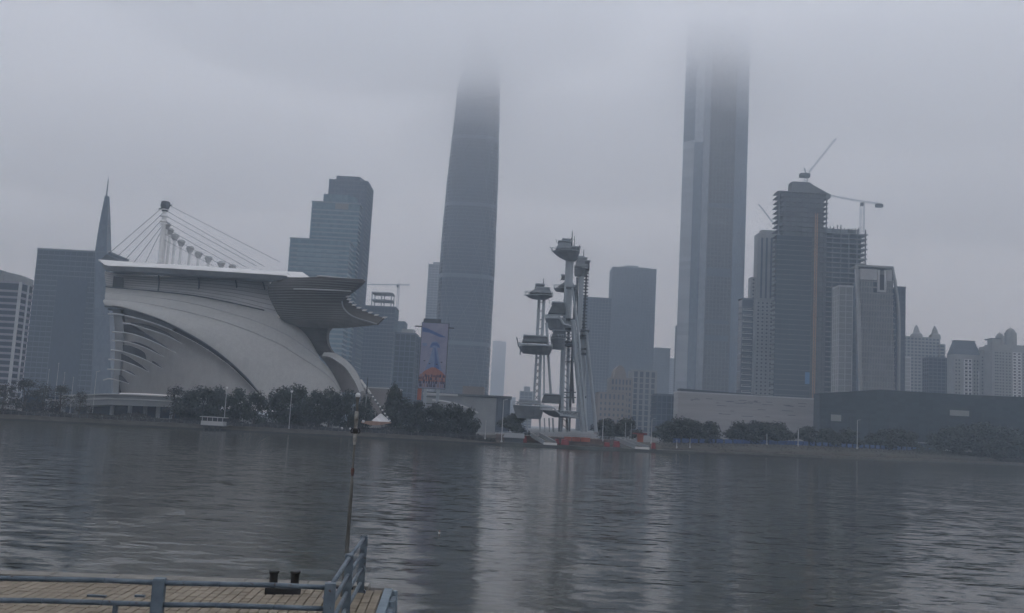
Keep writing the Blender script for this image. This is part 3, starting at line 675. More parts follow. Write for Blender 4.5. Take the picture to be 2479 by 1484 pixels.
top = [at(1984, 952, 565), at(2130, 943, 565), at(2330, 955, 565), at(2640, 968, 565)]
MB().shell(top, [Vector((p.x, 565, 4)) for p in top], off=(0, 11, 0)).build('wall', MUSD, dm)
m = MB()
for k in range(60):
    X_ = rr.uniform(x0 + 1, x1 - 8); q = 5 + 2.1 * rr.randint(0, 9); m.box(X_, 564.75, q, X_ + rr.uniform(2, 9), 565.02, q + 1.7)
m.build('raised_panel', MUSD, dm, kind='stuff')
for k in range(14):
    X_ = x0 + (x1 - x0) * (k + .6) / 14; MB().box(X_ - .18, 564.7, 4.2, X_ + .18, 565.02, 24).build('panel_seam', DARK, dm)
p = at(2180, 1040, 564); MB().box(p.x - 16, 564.6, 4.2, p.x + 16, 565.03, 9).build('entrance_glazing', G_MID, dm)
MB().box(p.x - 18, 562.5, 9.1, p.x + 18, 565.03, 9.7).build('entrance_canopy', W_GREY, dm)
for l, r, a_, b_ in ((2300, 2346, 992, 1008), (2012, 2036, 1003, 1020)):
    p, q = at(l, a_, 564), at(r, b_, 564); MB().box(p.x, 564.2, q.z, q.x, 564.9, p.z).build('pale_panel', W_GREY, dm)

# ---- low pavilion behind the trees, right of the billboard
z = zoomed(900, 740, 3.905)
pv = thing('low_pavilion', 'low pale pavilion with curved white roof rim behind the dark trees', 'pavilion', (at(1160, 1000, 480).x, 490, 2.5))
p, q = at(*z(700, 1022), 480), at(*z(1392, 1100), 480); MB().box(p.x, 480, 2.5, q.x, 510, at(*z(1000, 1024), 480).z).build('wall', W_GREY, pv)
p2 = at(*z(1530, 1100), 480); zt_ = at(*z(1300, 1036), 480).z
MB().box(q.x + .02, 481, 2.5, p2.x, 509, zt_).build('glass_end', G_MID, pv)
MB().box(p.x - .5, 479.2, zt_, p2.x + .6, 511, zt_ + .9).build('roof_slab', STEELD, pv)
p, q = at(*z(1060, 925), 486), at(*z(1266, 1010), 486); MB().box(p.x, 486, zt_ + .9, q.x, 505, p.z).build('roof_house', W_BEIGE, pv)
A = curve(pts3([(*z(760, 1066), 472), (*z(900, 1085), 470), (*z(1060, 1125), 468), (*z(1210, 1195), 468)]), 16)
MB().poly(A, .55).build('curved_rim', W_PALE, pv)
MB().shell(A, [Vector((v.x, v.y, 2.5)) for v in A], off=(0, 1.2, 0)).build('curved_wall', W_GREY, pv)
p, q = at(*z(830, 998), 476), at(*z(1010, 1012), 476); MB().box(p.x - 8, 476, p.z - 1, q.x, 477, p.z).build('roof_rail', W_PALE, pv)
lw = thing('low_annexe', 'low pale annexe wall between the white spout and the billboard', 'building', (at(*z(200, 1000), 500).x, 505, 2.5))
p, q = at(*z(60, 942), 500), at(*z(420, 942), 500); MB().box(p.x, 500, 2.5, q.x, 520, p.z).build('wall', W_BEIGE, lw); MB().box(p.x - .4, 499.6, p.z, q.x + .4, 520.4, p.z + .6).build('roof_edge', W_PALE, lw)

# ------------------------------------------------------------------ cranes
def lattice(m, a, b_, w, step, r=.16):
    a, b_ = Vector(a), Vector(b_); d = (b_ - a); L = d.length; d.normalize()
    u = d.orthogonal().normalized() if abs(d.z) < .9 else Vector((1, 0, 0)); v = d.cross(u).normalized()
    cs = [u * w + v * w, u * w - v * w, -u * w - v * w, -u * w + v * w]
    for c in cs: m.tube(a + c, b_ + c, r, n=4)
    n = max(1, int(L / step))
    for k in range(n):
        p, q = a + d * (L * k / n), a + d * (L * (k + 1) / n)
        for i in range(4): m.tube(p + cs[i], q + cs[(i + 1) % 4], r * .7, n=3, cap=False)
def crane(label, D, mast, base_z, jibs, w=1.0, luff=False, cab=True):
    (mx_, my_) = mast; top = at(mx_, my_, D); root = thing('tower_crane', label, 'crane', (top.x, D, base_z), 'tower cranes on the skyline')
    m = MB(); lattice(m, (top.x, D, base_z), (top.x, D, top.z), w, 2.4, .15); m.build('mast', STEEL, root)
    for nme, p, q, ww in jibs:
        m = MB(); lattice(m, at(*p, D), at(*q, D), ww * .75, 2.6, .11); m.build(nme, STEEL, root)
    MB().box(top.x - 2, D - 2.4, top.z - 3, top.x + .4, D - .9, top.z - .4).build('cab', STEELD, root)
    return root, top
z = zoomed(1860, 330, 2.15)
zt_ = at(*z(390, 268), 806).z
r_, tp = crane('luffing crane on the very top of the unfinished tower, jib raised high', 806, z(388, 240), zt_ - 3, [('jib', z(392, 242), z(550, 45), .7), ('back_stay', z(388, 240), z(378, 205), .5)], 1.1)
MB().box(tp.x - 5, 804, tp.z - 2.5, tp.x + 3, 809, tp.z + .6).build('counterweight', STEELD, r_)
r_, tp = crane('hammerhead crane with level jib standing behind the unfinished lower wing', 838, z(694, 395), 2.5, [('jib', z(694, 388), z(500, 352), .7), ('counter_jib', z(694, 388), z(803, 402), .8)], 1.5)
p = at(*z(785, 404), 838); MB().box(p.x - 3, 836.5, p.z - 2.5, p.x + 3, 839.5, p.z + .4).build('counterweight', STEELD, r_)
p = at(*z(240, 540), 870); crane('small luffing crane beside the grid apartment tower, only its jib clear', 896, z(236, 560), 2.5, [('jib', z(236, 540), z(130, 402), .55)], 1.0)
z = zoomed(700, 420, 2.473)
crane('faint crane with level jib above the crown tower beside the canopy', 1060, z(765, 745), 2.5, [('jib', z(765, 745), z(555, 742), .5), ('counter_jib', z(765, 745), z(835, 745), .7), ('apex', z(765, 745), z(767, 712), .5)], 1.0)

# ------------------------------------------------------------------ grandstand with the sail shells
z3 = zoomed(240, 640, 3.373); z4 = zoomed(600, 660, 3.374); z2 = zoomed(220, 480, 4.364)
gs = thing('sail_grandstand', 'huge white sail shaped grandstand with canopy prow, masts and fanned cables on the far bank', 'grandstand', (at(560, 980, 385).x, 390, 2.6))
def dpt(lst, d0, d1): n_ = len(lst) - 1; return [at(a, b_, d0 + (d1 - d0) * i / n_) for i, (a, b_) in enumerate(lst)]
U = dpt([z3(95, 292), z3(180, 302), z3(300, 312), z3(560, 335), z3(860, 370), z3(1100, 415), z3(1250, 448), (640, 752), (678, 770), (721, 792), (749, 821), (772, 863)], 396, 376)
S1 = dpt([z3(92, 342), z3(180, 348), z3(480, 378), z3(860, 440), z3(1300, 560), z3(1619, 690), z4(600, 752), (772, 866)], 391, 373)
S2 = dpt([z3(90, 402), z3(180, 405), z3(400, 430), z3(620, 470), z3(1000, 560), z3(1300, 660), z3(1600, 790), z4(460, 772), z4(680, 910), z4(800, 1000), (826, 948)], 386, 364)
S1x = curve(S1, 40)[:-1] + curve(dpt([(772, 866), (797, 893), (817, 925), (827, 948)], 373, 364), 10)
L_ = dpt([z3(88, 448), z3(130, 452), z3(210, 460), z3(400, 510), z3(560, 565), z3(740, 650), z3(950, 770), z3(1150, 920), z3(1300, 1060), z3(1400, 1180), z3(1460, 1250), (652, 990)], 378, 356)
NN = 48
MB().shell(curve(U, NN), curve(S1, NN), 3, (0, 1.6, -.4), .25).build('sail_panel', SAIL, gs)
sh = Vector((0, -.35, 0))
MB().shell([p + sh for p in curve(S1x, NN)], [p + sh for p in curve(S2, NN)], 4, (0, 1.6, -.4), .3).build('sail_panel', SAIL, gs)
S2x = curve(S2, NN); Lc = curve(L_, NN)
S2g = curve([*S2, at(838, 990, 360)], NN)
MB().shell([p + sh * 2 for p in S2g], [p + sh * 2 for p in Lc], 8, (0, 1.7, -.4), 1.6).build('sail_panel', SAIL, gs)
MB().poly([p + Vector((0, .1, -.35)) for p in Lc], .42).build('sail_lower_rim', STEELD, gs)
# gutters on the shell joints
m = MB(); m.poly([p + sh * 1.5 for p in curve(S1, NN)], .11, 4); m.build('shell_joint', W_GREY, gs)
m = MB(); m.poly([p + sh * 3 for p in S2x], .11, 4); m.build('shell_joint', W_GREY, gs)
m = MB(); m.poly([p + Vector((0, -.4, .1)) for p in curve(U[:8], NN)], .3, 4); m.build('shell_joint', STEELD, gs)
# dark gap and inner shell beneath
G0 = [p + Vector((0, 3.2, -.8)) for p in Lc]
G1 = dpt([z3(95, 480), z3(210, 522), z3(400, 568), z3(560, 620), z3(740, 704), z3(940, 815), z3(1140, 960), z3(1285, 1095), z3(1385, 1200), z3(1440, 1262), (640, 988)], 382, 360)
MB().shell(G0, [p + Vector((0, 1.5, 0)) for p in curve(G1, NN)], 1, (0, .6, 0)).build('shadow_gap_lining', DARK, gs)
base = dpt([z3(205, 1195), z3(420, 1200), z3(640, 1215), z3(900, 1240), z3(1200, 1262), z3(1430, 1290)], 381, 360)
LE = [z3(235, 512), z3(240, 700), z3(225, 900), z3(205, 1060), z3(205, 1195)]
G1c = curve([at(*z3(236, 508), 381)] + G1[2:], NN)
MB().shell([p + Vector((0, .2, -.1)) for p in G1c], curve(base, NN), 8, (0, 1.2, 0), 1.2).build('inner_shell', SAIL2, gs)
fins = [([(115, 522), (210, 525), (400, 570), (530, 610), (660, 660)], (400, 660), .62), ([(240, 600), (310, 610), (440, 650), (600, 700), (745, 775)], (250, 745), .5), ([(150, 675), (300, 690), (480, 750), (690, 855)], (240, 690), .0),
        ([(150, 748), (290, 765), (440, 815), (590, 890)], (275, 590), .0), ([(140, 830), (240, 845), (400, 900), (570, 985)], (230, 570), .0), ([(120, 910), (220, 920), (350, 965), (460, 1018)], (225, 460), .0),
        ([(110, 995), (220, 1000), (280, 1020), (350, 1052)], (230, 350), 0), ([(72, 1088), (130, 1075), (220, 1095), (290, 1117)], (205, 290), 0)]
opens = [([(250, 520), (400, 565), (540, 612), (665, 662)], [(240, 478), (400, 522), (560, 584), (690, 640)]),
         ([(320, 612), (440, 652), (600, 702), (745, 776)], [(300, 594), (440, 612), (600, 672), (745, 774)]),
         ([(248, 674), (300, 690), (430, 728), (690, 856)], [(248, 615), (330, 622), (440, 690), (690, 853)]),
         ([(280, 764), (340, 778), (440, 815), (592, 892)], [(280, 762), (350, 762), (450, 800), (592, 889)]),
         ([(238, 844), (300, 865), (400, 900), (440, 915)], [(238, 785), (320, 800), (420, 850), (440, 912)]),
         ([(490, 940), (520, 958), (550, 974), (575, 986)], [(490, 922), (520, 935), (550, 962), (575, 984)]),
         ([(225, 918), (300, 945), (380, 978), (460, 1018)], [(225, 862), (290, 890), (390, 955), (460, 1016)]),
         ([(240, 1008), (280, 1020), (320, 1036), (352, 1052)], [(240, 1006), (285, 1005), (325, 1025), (352, 1050)]),
         ([(205, 1088), (240, 1100), (270, 1110), (292, 1118)], [(205, 1040), (240, 1060), (270, 1092), (292, 1116)]),
         ([(208, 1194), (212, 1195), (216, 1196), (222, 1196)], [(208, 1130), (212, 1150), (216, 1170), (222, 1194)])]
for lo, hi in opens:
    f_ = lambda pp: [at(*z3(X_, Y_), 368.4 + (X_ - 200) * -.012) for X_, Y_ in pp]
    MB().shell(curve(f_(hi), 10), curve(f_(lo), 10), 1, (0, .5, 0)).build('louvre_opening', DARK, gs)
for pp, _, _ in fins:
    A = curve([at(*z3(X_, Y_), 367.4 + (X_ - 200) * -.012 + (2.5 if X_ < 160 else 0)) for X_, Y_ in pp], 14)
    n_ = len(A); m = MB()
    for i in range(n_ - 1): m.tube(A[i], A[i + 1], .3 - .2 * i / n_, .3 - .2 * (i + 1) / n_, 5)
    m.build('louvre_fin', W_PALE, gs)
MB().shell([at(*z3(q, Y_), 378) for q, Y_ in ((150, 470), (168, 620), (175, 800), (165, 1000), (150, 1195))], [at(*z3(q, Y_), 378) for q, Y_ in ((225, 490), (243, 620), (238, 800), (215, 1000), (200, 1195))], 1, (0, 3, 0)).build('end_column', W_GREY, gs)
# upper panelled wall
T_ = dpt([z3(75, 150), z3(130, 168), z3(300, 182), z3(540, 195), z3(880, 205), z3(1200, 222), z3(1480, 240)], 400, 396)
WB = dpt([z3(95, 296), z3(180, 305), z3(300, 315), z3(560, 338), z3(860, 374), z3(1100, 418), z3(1250, 450), z3(1560, 540)], 399, 386)
Tc, WBc = curve(T_, 44), curve(WB, 44)
MB().shell([p + Vector((0, 1.4, 0)) for p in Tc], [p + Vector((0, 1.4, -.5)) for p in WBc], 6, (0, 1, 0), 1.2).build('panel_wall', WALLP, gs)
m = MB()
for v in range(1, 7):
    m.poly([Tc[i].lerp(WBc[i], v / 7) + Vector((0, -.12 - 1.0 * math.sin(math.pi * v / 7) + .9, 0)) for i in range(44)], .13, 4)
m.build('panel_joint', W_GREY, gs, kind='stuff')
for pp in ([(545, 195), (548, 260), (540, 330)], [(878, 195), (890, 260), (882, 372)], [(1195, 210), (1212, 300), (1215, 435)], [(1425, 225), (1448, 300), (1460, 380)]):
    MB().poly(curve([at(*z3(*q), 394.2) for q in pp], 8), .32).build('wall_rib', STEELD, gs)
MB().shell([at(*z3(*q), 395) for q in ((150, 290), (160, 200))], [at(*z3(*q), 395) for q in ((240, 302), (240, 210))], 1, (0, .6, 0)).build('dark_opening', DARK, gs)
# flat roof: white sloped edge, soffit
RU = dpt([z2(125, 772), z2(400, 792), z2(800, 818), z2(1200, 843), z2(1600, 870), z2(2182, 906), z4(420, 92), z4(560, 98)], 400, 382)
RL = dpt([z2(165, 800), z2(215, 836), z2(400, 846), z2(800, 863), z2(1200, 886), z2(1600, 911), z2(2182, 949), z4(430, 140), z4(618, 143)], 392, 374)
RUc, RLc = curve(RU, 40), curve(RL, 40)
MB().shell(RUc, RLc, 2, (0, 1.0, -.6)).build('roof_edge', ROOFW, gs)
MB().shell([p + Vector((0, .25, -.1)) for p in RLc], [p + Vector((0, 1.8, -1.9)) for p in RLc], 1, (0, 1.2, 0)).build('roof_fascia', HULLM, gs)
MB().shell([p + Vector((0, 1.8, -1.8)) for p in RLc], [Vector((p.x, p.y + 12, p.z - 1.6)) for p in RLc], 2, (0, .5, .5)).build('roof_soffit', HULLM, gs)
MB().shell([p + Vector((0, .3, 0)) for p in RUc], [Vector((p.x, p.y + 30, p.z + .4)) for p in RUc], 1, (0, 0, -.6)).build('roof_deck', ROOFW, gs)
A = pts3([(*z2(150, 776), 401), (*z2(215, 714), 401), (*z2(295, 752), 401), (*z2(375, 790), 401)])
MB().shell(A, [Vector((p.x, p.y, A[3].z - .4)) for p in A], 1, (0, 3, 0)).build('end_fin', STEELD, gs)
# canopy prow
def pc(lst, d): return [at(*z4(*q), dd) for q, dd in zip(lst, d)]
PL = pc([(340, 158), (285, 195), (258, 250), (275, 310), (310, 385), (370, 490), (440, 535), (520, 560)], [384, 384, 384, 384, 383, 381, 380, 380])
PR = pc([(1078, 160), (1066, 186), (1005, 240), (932, 296), (897, 350), (915, 410), (1000, 480), (1195, 543)], [356, 356, 358, 361, 363, 362, 358, 352])
PLc, PRc = curve(PL, 25), curve(PR, 25)
hull = []; K = 22
def hp(i, k, off=0):
    t_ = k / K; p = PLc[i].lerp(PRc[i], t_)
    return p + Vector((0, -5.5 * math.sin(math.pi * t_) * (1 - .75 * i / 24) - off, -1.2 * math.sin(math.pi * t_) * (i / 24)))
m = MB(); g = [hp(i, k) for i in range(25) for k in range(K + 1)]; n_ = len(g)
g2 = [p + Vector((0, 6, .5)) for p in g]; fs = []
for i in range(24):
    for k in range(K):
        a = (i * (K + 1) + k, (i + 1) * (K + 1) + k, (i + 1) * (K + 1) + k + 1, i * (K + 1) + k + 1); fs.append(a); fs.append(tuple(n_ + q for q in reversed(a)))
ed = [k for k in range(K + 1)] + [i * (K + 1) + K for i in range(1, 25)] + [24 * (K + 1) + k for k in range(K - 1, -1, -1)] + [i * (K + 1) for i in range(23, 0, -1)]
for a, b_ in zip(ed, ed[1:] + ed[:1]): fs.append((b_, a, n_ + a, n_ + b_))
m.add(g + g2, fs); m.build('canopy_prow', LOUV, gs)
m = MB()
for i in range(1, 25):
    m.poly([hp(i, k, .25) for k in range(0, K + 1, 2)], .17, 4)
m.build('prow_louvre', dirty('louvre_edge', (.10, .095, .09), (.17, .16, .15), .15, .7), gs, kind='stuff')
i6 = 5
MB().poly([hp(i6, k, .5) for k in range(8, K + 1)], .3, 5).build('prow_ledge', W_PALE, gs)
MB().poly([p + Vector((0, -.4, 0)) for p in curve(PR[4:], 16)], .28, 5).build('prow_edge', W_GREY, gs)
# top blade of the prow, raised beyond the white roof tip
TB = pc([(340, 156), (480, 156), (618, 150), (650, 138), (690, 120), (860, 136), (1080, 158)], [380, 376, 372, 371, 370, 363, 355])
TBc = curve(TB, 24); TBl = curve(pc([(340, 170), (480, 172), (618, 172), (650, 172), (700, 172), (860, 178), (1066, 188)], [380, 376, 371, 370, 368, 362, 355]), 24)
MB().shell([p + Vector((0, 4, 0)) for p in TBc], [p + Vector((0, -.5, 0)) for p in TBl], 1, (0, 1.5, -.3)).build('prow_top_blade', LOUV, gs)
MB().poly([p + Vector((0, 3.6, .1)) for p in TBc[9:]], .26, 5).build('prow_top_edge', W_PALE, gs)
# lower blade with the row of white rib tips
tips = [(935, 305), (945, 328), (962, 352), (990, 376), (1030, 400), (1078, 422), (1128, 442), (1180, 463), (1250, 484)]
TT = pc([(925, 290)] + tips, [364] + [363 - k * 1.2 for k in range(9)]); BB = curve(PR[4:], 10)
MB().shell([p + Vector((0, 2, 0)) for p in TT], [p + Vector((0, .6, 0)) for p in BB], 2, (0, 1.2, -.2)).build('lower_blade', LOUV, gs)
tipm = MB(); tipm.hexa([(-.9, -.5, -.25), (.2, -.5, -.25), (.2, .5, -.25), (-.9, .5, -.25)], [(-.5, -.4, .3), (1.0, -.4, .3), (1.0, .4, .3), (-.5, .4, .3)])
tme = tipm.mesh('rib_tip', ROOFW)
for p in TT[1:]: inst('rib_tip', tme, gs, p + Vector((.4, .6, 0)))
# neck of the prow
NL = pc([(470, 545), (560, 605), (620, 680), (660, 750), (705, 815)], [381, 380, 379, 378, 377]); NR = pc([(800, 560), (768, 600), (765, 680), (785, 740), (815, 782)], [374, 374, 375, 376, 376])
MB().shell(curve(NL, 12), curve(NR, 12), 6, (0, 6, 0), 1.5).build('prow_neck', LOUV, gs)
# spout: taupe recess and white rim
RO = pc([(735, 772), (830, 786), (900, 828), (970, 890), (1020, 960), (1056, 1050), (1085, 1120)], [375, 374, 372, 370, 368, 366, 364])
RI = pc([(725, 815), (790, 822), (850, 856), (925, 912), (980, 990), (1015, 1050), (1045, 1125)], [371, 370, 369, 367, 365, 363, 361])
ROc, RIc = curve(RO, 24), curve(RI, 24)
MB().shell([p + Vector((0, 3, 0)) for p in ROc], RIc, 4, (0, 1.6, -.5), .8, (.3, -1, .5)).build('spout_rim', SAIL, gs, smooth=True)
RE = pc([(700, 812), (760, 880), (810, 955), (850, 1025), (870, 1070), (885, 1125)], [379, 378, 376, 374, 373, 371])
MB().shell(curve(RE, 24), [p + Vector((0, 2.2, -.2)) for p in RIc], 2, (0, 1, 0)).build('spout_recess', TAUPE, gs)
# sloping bow edge with a string of white lamps and the low bow tip
E0, E1 = at(*z4(1062, 1026), 352), at(*z4(1312, 1378), 338)
MB().tube(E0, E1, .3, .25).build('bow_edge_beam', STEELD, gs)
for k in range(13):
    p = E0.lerp(E1, k / 12.3)
    MB().sphere(p + Vector((0, -.45, .15)), .34 if k else .4, 8, 5).build('bow_lamp', ROOFW, gs)
MB().poly([E0, E0.lerp(E1, .3)], .42).build('bow_edge_cap', ROOFW, gs)
a, b_, c_, d_ = at(*z4(1225, 1305), 342), at(*z4(1312, 1378), 338), at(*z4(1225, 1398), 337), at(*z4(1060, 1372), 340)
MB().shell([a, b_], [a.lerp(d_, .45) + Vector((0, 0, -1.2)), c_], 2, (0, 2.5, 0)).build('bow_tip', WALLP, gs)
MB().shell([d_, d_.lerp(c_, .5) + Vector((0, 0, .6)), c_ + Vector((0, 0, .9)), b_], [d_ + Vector((0, 0, -.5)), d_.lerp(c_, .5) + Vector((0, 0, -.8)), c_ + Vector((0, 0, -.2)), b_ + Vector((0, 0, -.4))], 1, (0, 2, 0)).build('bow_keel', dirty('copper_panel', (.28, .17, .12), (.38, .25, .18), .5), gs)
MB().sphere(at(*z4(1078, 1372), 336.5), .5, 8, 6).build('bow_lamp', ROOFW, gs)
for k in range(3):
    p = at(651, 972 + 7 * k, 352); MB().box(p.x - 1.6 - .35 * k, 351.5 - .8 * k, p.z - .9, p.x + 1.3 + .2 * k, 354, p.z).build('sail_foot_step', W_GREY, gs)
# masts and cables
p0, p1 = at(*z2(800, 860), 402), at(*z2(865, 150), 402)
mast = MB().tube((p0.x, 402, p0.z - 3), (p0.x, 402, p1.z), 1.05, .85, 12).build('main_mast', W_WHITE, gs, smooth=False)
m = MB(); m.tube((p0.x, 402, p1.z - 3.6), (p0.x, 402, p1.z - 1), 1.1, 2.0, 10); m.tube((p0.x, 402, p1.z - 1), (p0.x, 402, p1.z + .6), 2.0, 1.7, 10); m.tube((p0.x - 2.6, 402, p1.z - 2.6), (p0.x + 2.8, 402, p1.z - .6), .25); m.build('mast_head', STEELD, mast)
for Y in (215, 285, 340, 370):
    q = at(*z2(845, Y), 402).z; MB().tube((p0.x, 402, q - .5), (p0.x, 402, q + .2), 1.7, 1.2, 10).build('mast_collar', W_WHITE, mast)
q = at(*z2(800, 790), 402).z
MB().tube((p0.x, 402, q - 1.8), (p0.x, 402, q - 1.2), 1.8, 1.8, 10).build('mast_collar', STEELD, mast)
for k, (hx, hy, bx) in enumerate([(870, 400, 850), (920, 465, 878), (975, 528, 942), (1045, 592, 1017), (1138, 662, 1125), (1235, 722, 1222), (1345, 772, 1335), (1487, 828, 1480), (1612, 864, 1608)]):
    Dk = 405 + 2 * k; h = at(*z2(hx, hy), Dk); wd = .62
    X_ = (h.x + at(*z2(bx, 830), Dk).x) / 2
    pm = MB().tube((X_, Dk, h.z - (18 if k < 6 else 6)), (X_, Dk, h.z), wd, wd * .9, 10).build('roof_mast', W_WHITE, gs)
    m = MB(); m.tube((X_, Dk, h.z - 1.4), (X_, Dk, h.z + .5), .8, 1.75, 10); m.tube((X_, Dk, h.z + .5), (X_, Dk, h.z + 1.3), 1.75, 1.2, 10); m.build('mast_head', W_PALE, pm)
mt = Vector((p0.x, 402, p1.z))
def zc(X_, Y_, dd): return at(*z2(X_, Y_), dd)
for dz, tgt in ((1.6, zc(215, 730, 397)), (4.3, zc(300, 775, 397)), (7, zc(400, 800, 397)), (10, zc(520, 805, 397)), (12, zc(640, 815, 396))):
    MB().tube(mt - Vector((.8, 0, dz)), tgt, .1, n=4).build('cable', STEELD, gs)
for dz, (X_, Y_) in ((.6, (2130, 800)), (3.4, (1960, 850)), (5.6, (1880, 850)), (8, (1760, 860)), (10.5, (1640, 858)), (13, (1520, 850)), (15.5, (1400, 845))):
    MB().tube(mt + Vector((1.0, 0, -dz)), zc(X_, Y_, 398), .1, n=4).build('cable', STEELD, gs)
# podium terrace and its columns
z = zoomed(0, 860, 5.165)
def pod(Y0, Y1, off, dep_, name, mat, l=770, r=2560):
    tp = [(l, Y0 + 22), (1150, Y0 + 10), (1390, Y0), (1800, Y0 + 12), (2240, Y0 + 34), (r, Y0 + 52)]
    A = [at(*z(*q), 362 - off) for q in tp]; B = [at(*z(q[0], q[1] + Y1 - Y0), 362 - off) for q in tp]
    MB().shell(A, B, 1, (0, dep_, 0)).build(name, mat, gs)
pod(702, 716, 1.2, 3, 'terrace_rail', W_PALE); pod(717, 762, 0, 30, 'terrace_band', W_GREY); pod(763, 776, 1.2, 3, 'terrace_rail', W_PALE, 600, 2600); pod(777, 850, .4, 30, 'terrace_beam', W_GREY, 700, 2480)
cme = MB().prism([(math.cos(a * math.pi / 5) * .8, math.sin(a * math.pi / 5) * .8) for a in range(10)], 0, 5.2).mesh('terrace_column', W_GREY)
for X_ in (640, 830, 1000, 1165, 1468, 1700, 1900, 2070, 2250):
    p = at(*z(X_, 900), 366); inst('terrace_column', cme, gs, (p.x, 366, 2.3))
p, q = at(*z(300, 870), 380), at(*z(2600, 870), 380)
MB().box(p.x, 380, 2, q.x, 381, 8.2).build('shaded_glass_wall', glass('deep_blue_glass', (.012, .02, .035), (.03, .05, .085), (3, 3)), gs)
x_, zq = at(890, 912, 345).x, at(890, 912, 345).z
t_ = thing('spike_pole', 'thin dark spike pole standing beside the sloping white lamp string', 'pole', (x_, 345, 2.6)); MB().tube((x_, 345, zq - 6), (x_, 345, zq), .32, .06).build('spike', DARK, t_); MB().tube((x_, 345, 2.4), (x_, 345, zq - 6), .2, .24).build('shaft', W_GREY, t_)

# ------------------------------------------------------------------ billboard
z = zoomed(1040, 800, 5.707)
D = 362; bl, br = at(*z(135, 600), D).x, at(*z(515, 600), D).x; bt, bb = at(*z(340, 105), D).z, at(*z(300, 1045), D).z
bd = thing('billboard', 'tall billboard showing a blue sky, a spired tower and an orange crowd', 'billboard', ((bl + br) / 2, D, 2.5))
bw = br - bl; bh = bt - bb; BX = lambda u: bl + bw * u; BZ = lambda v: bb + bh * v
MB().box(bl - .25, D + .05, bb - .2, br + .25, D + .9, bt + .2).build('panel_box', STEELD, bd)
MB().box(bl, D - .02, bb, br, D + .06, bt).build('poster', dirty('poster_sky', (.19, .20, .29), (.29, .28, .36), .22, .7), bd)
def flat(name, pts, mat, dd): MB().add([(BX(u), D - dd, BZ(v)) for u, v in pts], [tuple(range(len(pts)))]).build(name, mat, bd)
PB = plain('poster_blue', (.06, .115, .28)); PBL = dirty('poster_pale_blue', (.12, .18, .31), (.20, .26, .40), .4)
PO = dirty('poster_orange', (.27, .105, .08), (.36, .155, .115), .5); PK = dirty('poster_crowd', (.03, .03, .05), (.42, .22, .2), 1.6, detail=2)
flat('poster_cloud', [(.02, .93), (.2, .915), (.6, .85), (.95, .79), (.7, .79), (.3, .85), (.02, .86)], PB, .05)
flat('poster_cloud', [(.03, .68), (.2, .69), (.24, .65), (.1, .64)], PBL, .05)
flat('poster_tower', [(.36, .66), (.42, .71), (.58, .72), (.7, .68), (.72, .63), (.62, .62), (.72, .44), (.86, .27), (.2, .27), (.36, .44), (.46, .62), (.34, .62)], PBL, .07)
flat('poster_tower_head', [(.36, .62), (.38, .67), (.46, .7), (.6, .7), (.7, .66), (.72, .62), (.58, .655), (.48, .655)], PB, .09)
flat('poster_tower_shade', [(.52, .62), (.56, .62), (.66, .44), (.76, .3), (.55, .3), (.56, .44)], PB, .09)
flat('poster_hill', [(.0, .18), (.2, .26), (.45, .32), (.6, .32), (.85, .26), (1, .2), (1, .1), (0, .1)], PO, .11)
rr = random.Random(5)
fig = MB()
for row, (v0, hh) in enumerate(((.17, .045), (.125, .05), (.07, .055), (.015, .065))):
    for k in range(15):
        u = (k + .5 + rr.uniform(-.3, .3)) / 15; h_ = hh * rr.uniform(.8, 1.2); wv_ = .026
        fig.k = 0 if rr.random() < .7 else 1
        fig.add([(BX(u - wv_), D - .13 - row * .012, BZ(v0)), (BX(u + wv_), D - .13 - row * .012, BZ(v0)), (BX(u + wv_ * .8), D - .13 - row * .012, BZ(v0 + h_ * .7)), (BX(u), D - .13 - row * .012, BZ(v0 + h_)), (BX(u - wv_ * .8), D - .13 - row * .012, BZ(v0 + h_ * .7))], [(0, 1, 2, 3, 4)])
fig.k = 1
fig.build('poster_crowd', [plain('poster_dark_figures', (.035, .03, .06)), plain('poster_light_figures', (.22, .15, .16))], bd, kind='stuff')
for u, v in ((.17, .415), (.82, .405), (.37, .375), (.64, .37)): flat('poster_dot', [(u - .03, v - .008), (u + .03, v - .008), (u + .035, v + .006), (u - .035, v + .006)], plain('poster_dot', (.02, .02, .03)), .12)
for u in (.27, .75): MB().box(BX(u) - .55, D + .2, 2, BX(u) + .55, D + 1.2, bb + 1).build('leg', STEEL, bd)
m = MB()
for v in (.0, 1.7, 4.2): m.box(BX(.27), D + .4, bb - 1.6 - v, BX(.75), D + .9, bb - 1.2 - v)
m.build('cross_brace', STEELD, bd, kind='stuff')
MB().box(BX(-.02), D + .3, bb - 4.5, BX(.13), D + .8, bb - .3).build('side_panel', REDO, bd)
for sgn, u in ((-1, 0), (1, 1)):
    m = MB(); m.box(BX(u) + (sgn * 2.6 if sgn < 0 else 0), D - .6, bt - 1.7, BX(u) + (0 if sgn < 0 else 2.2), D - .1, bt - 1.3); m.build('floodlight_arm', DARK, bd)
MB().box(BX(.03), D + .2, bt + .2, BX(.7), D + .8, bt + 1.6).build('top_lattice', STEELD, bd)

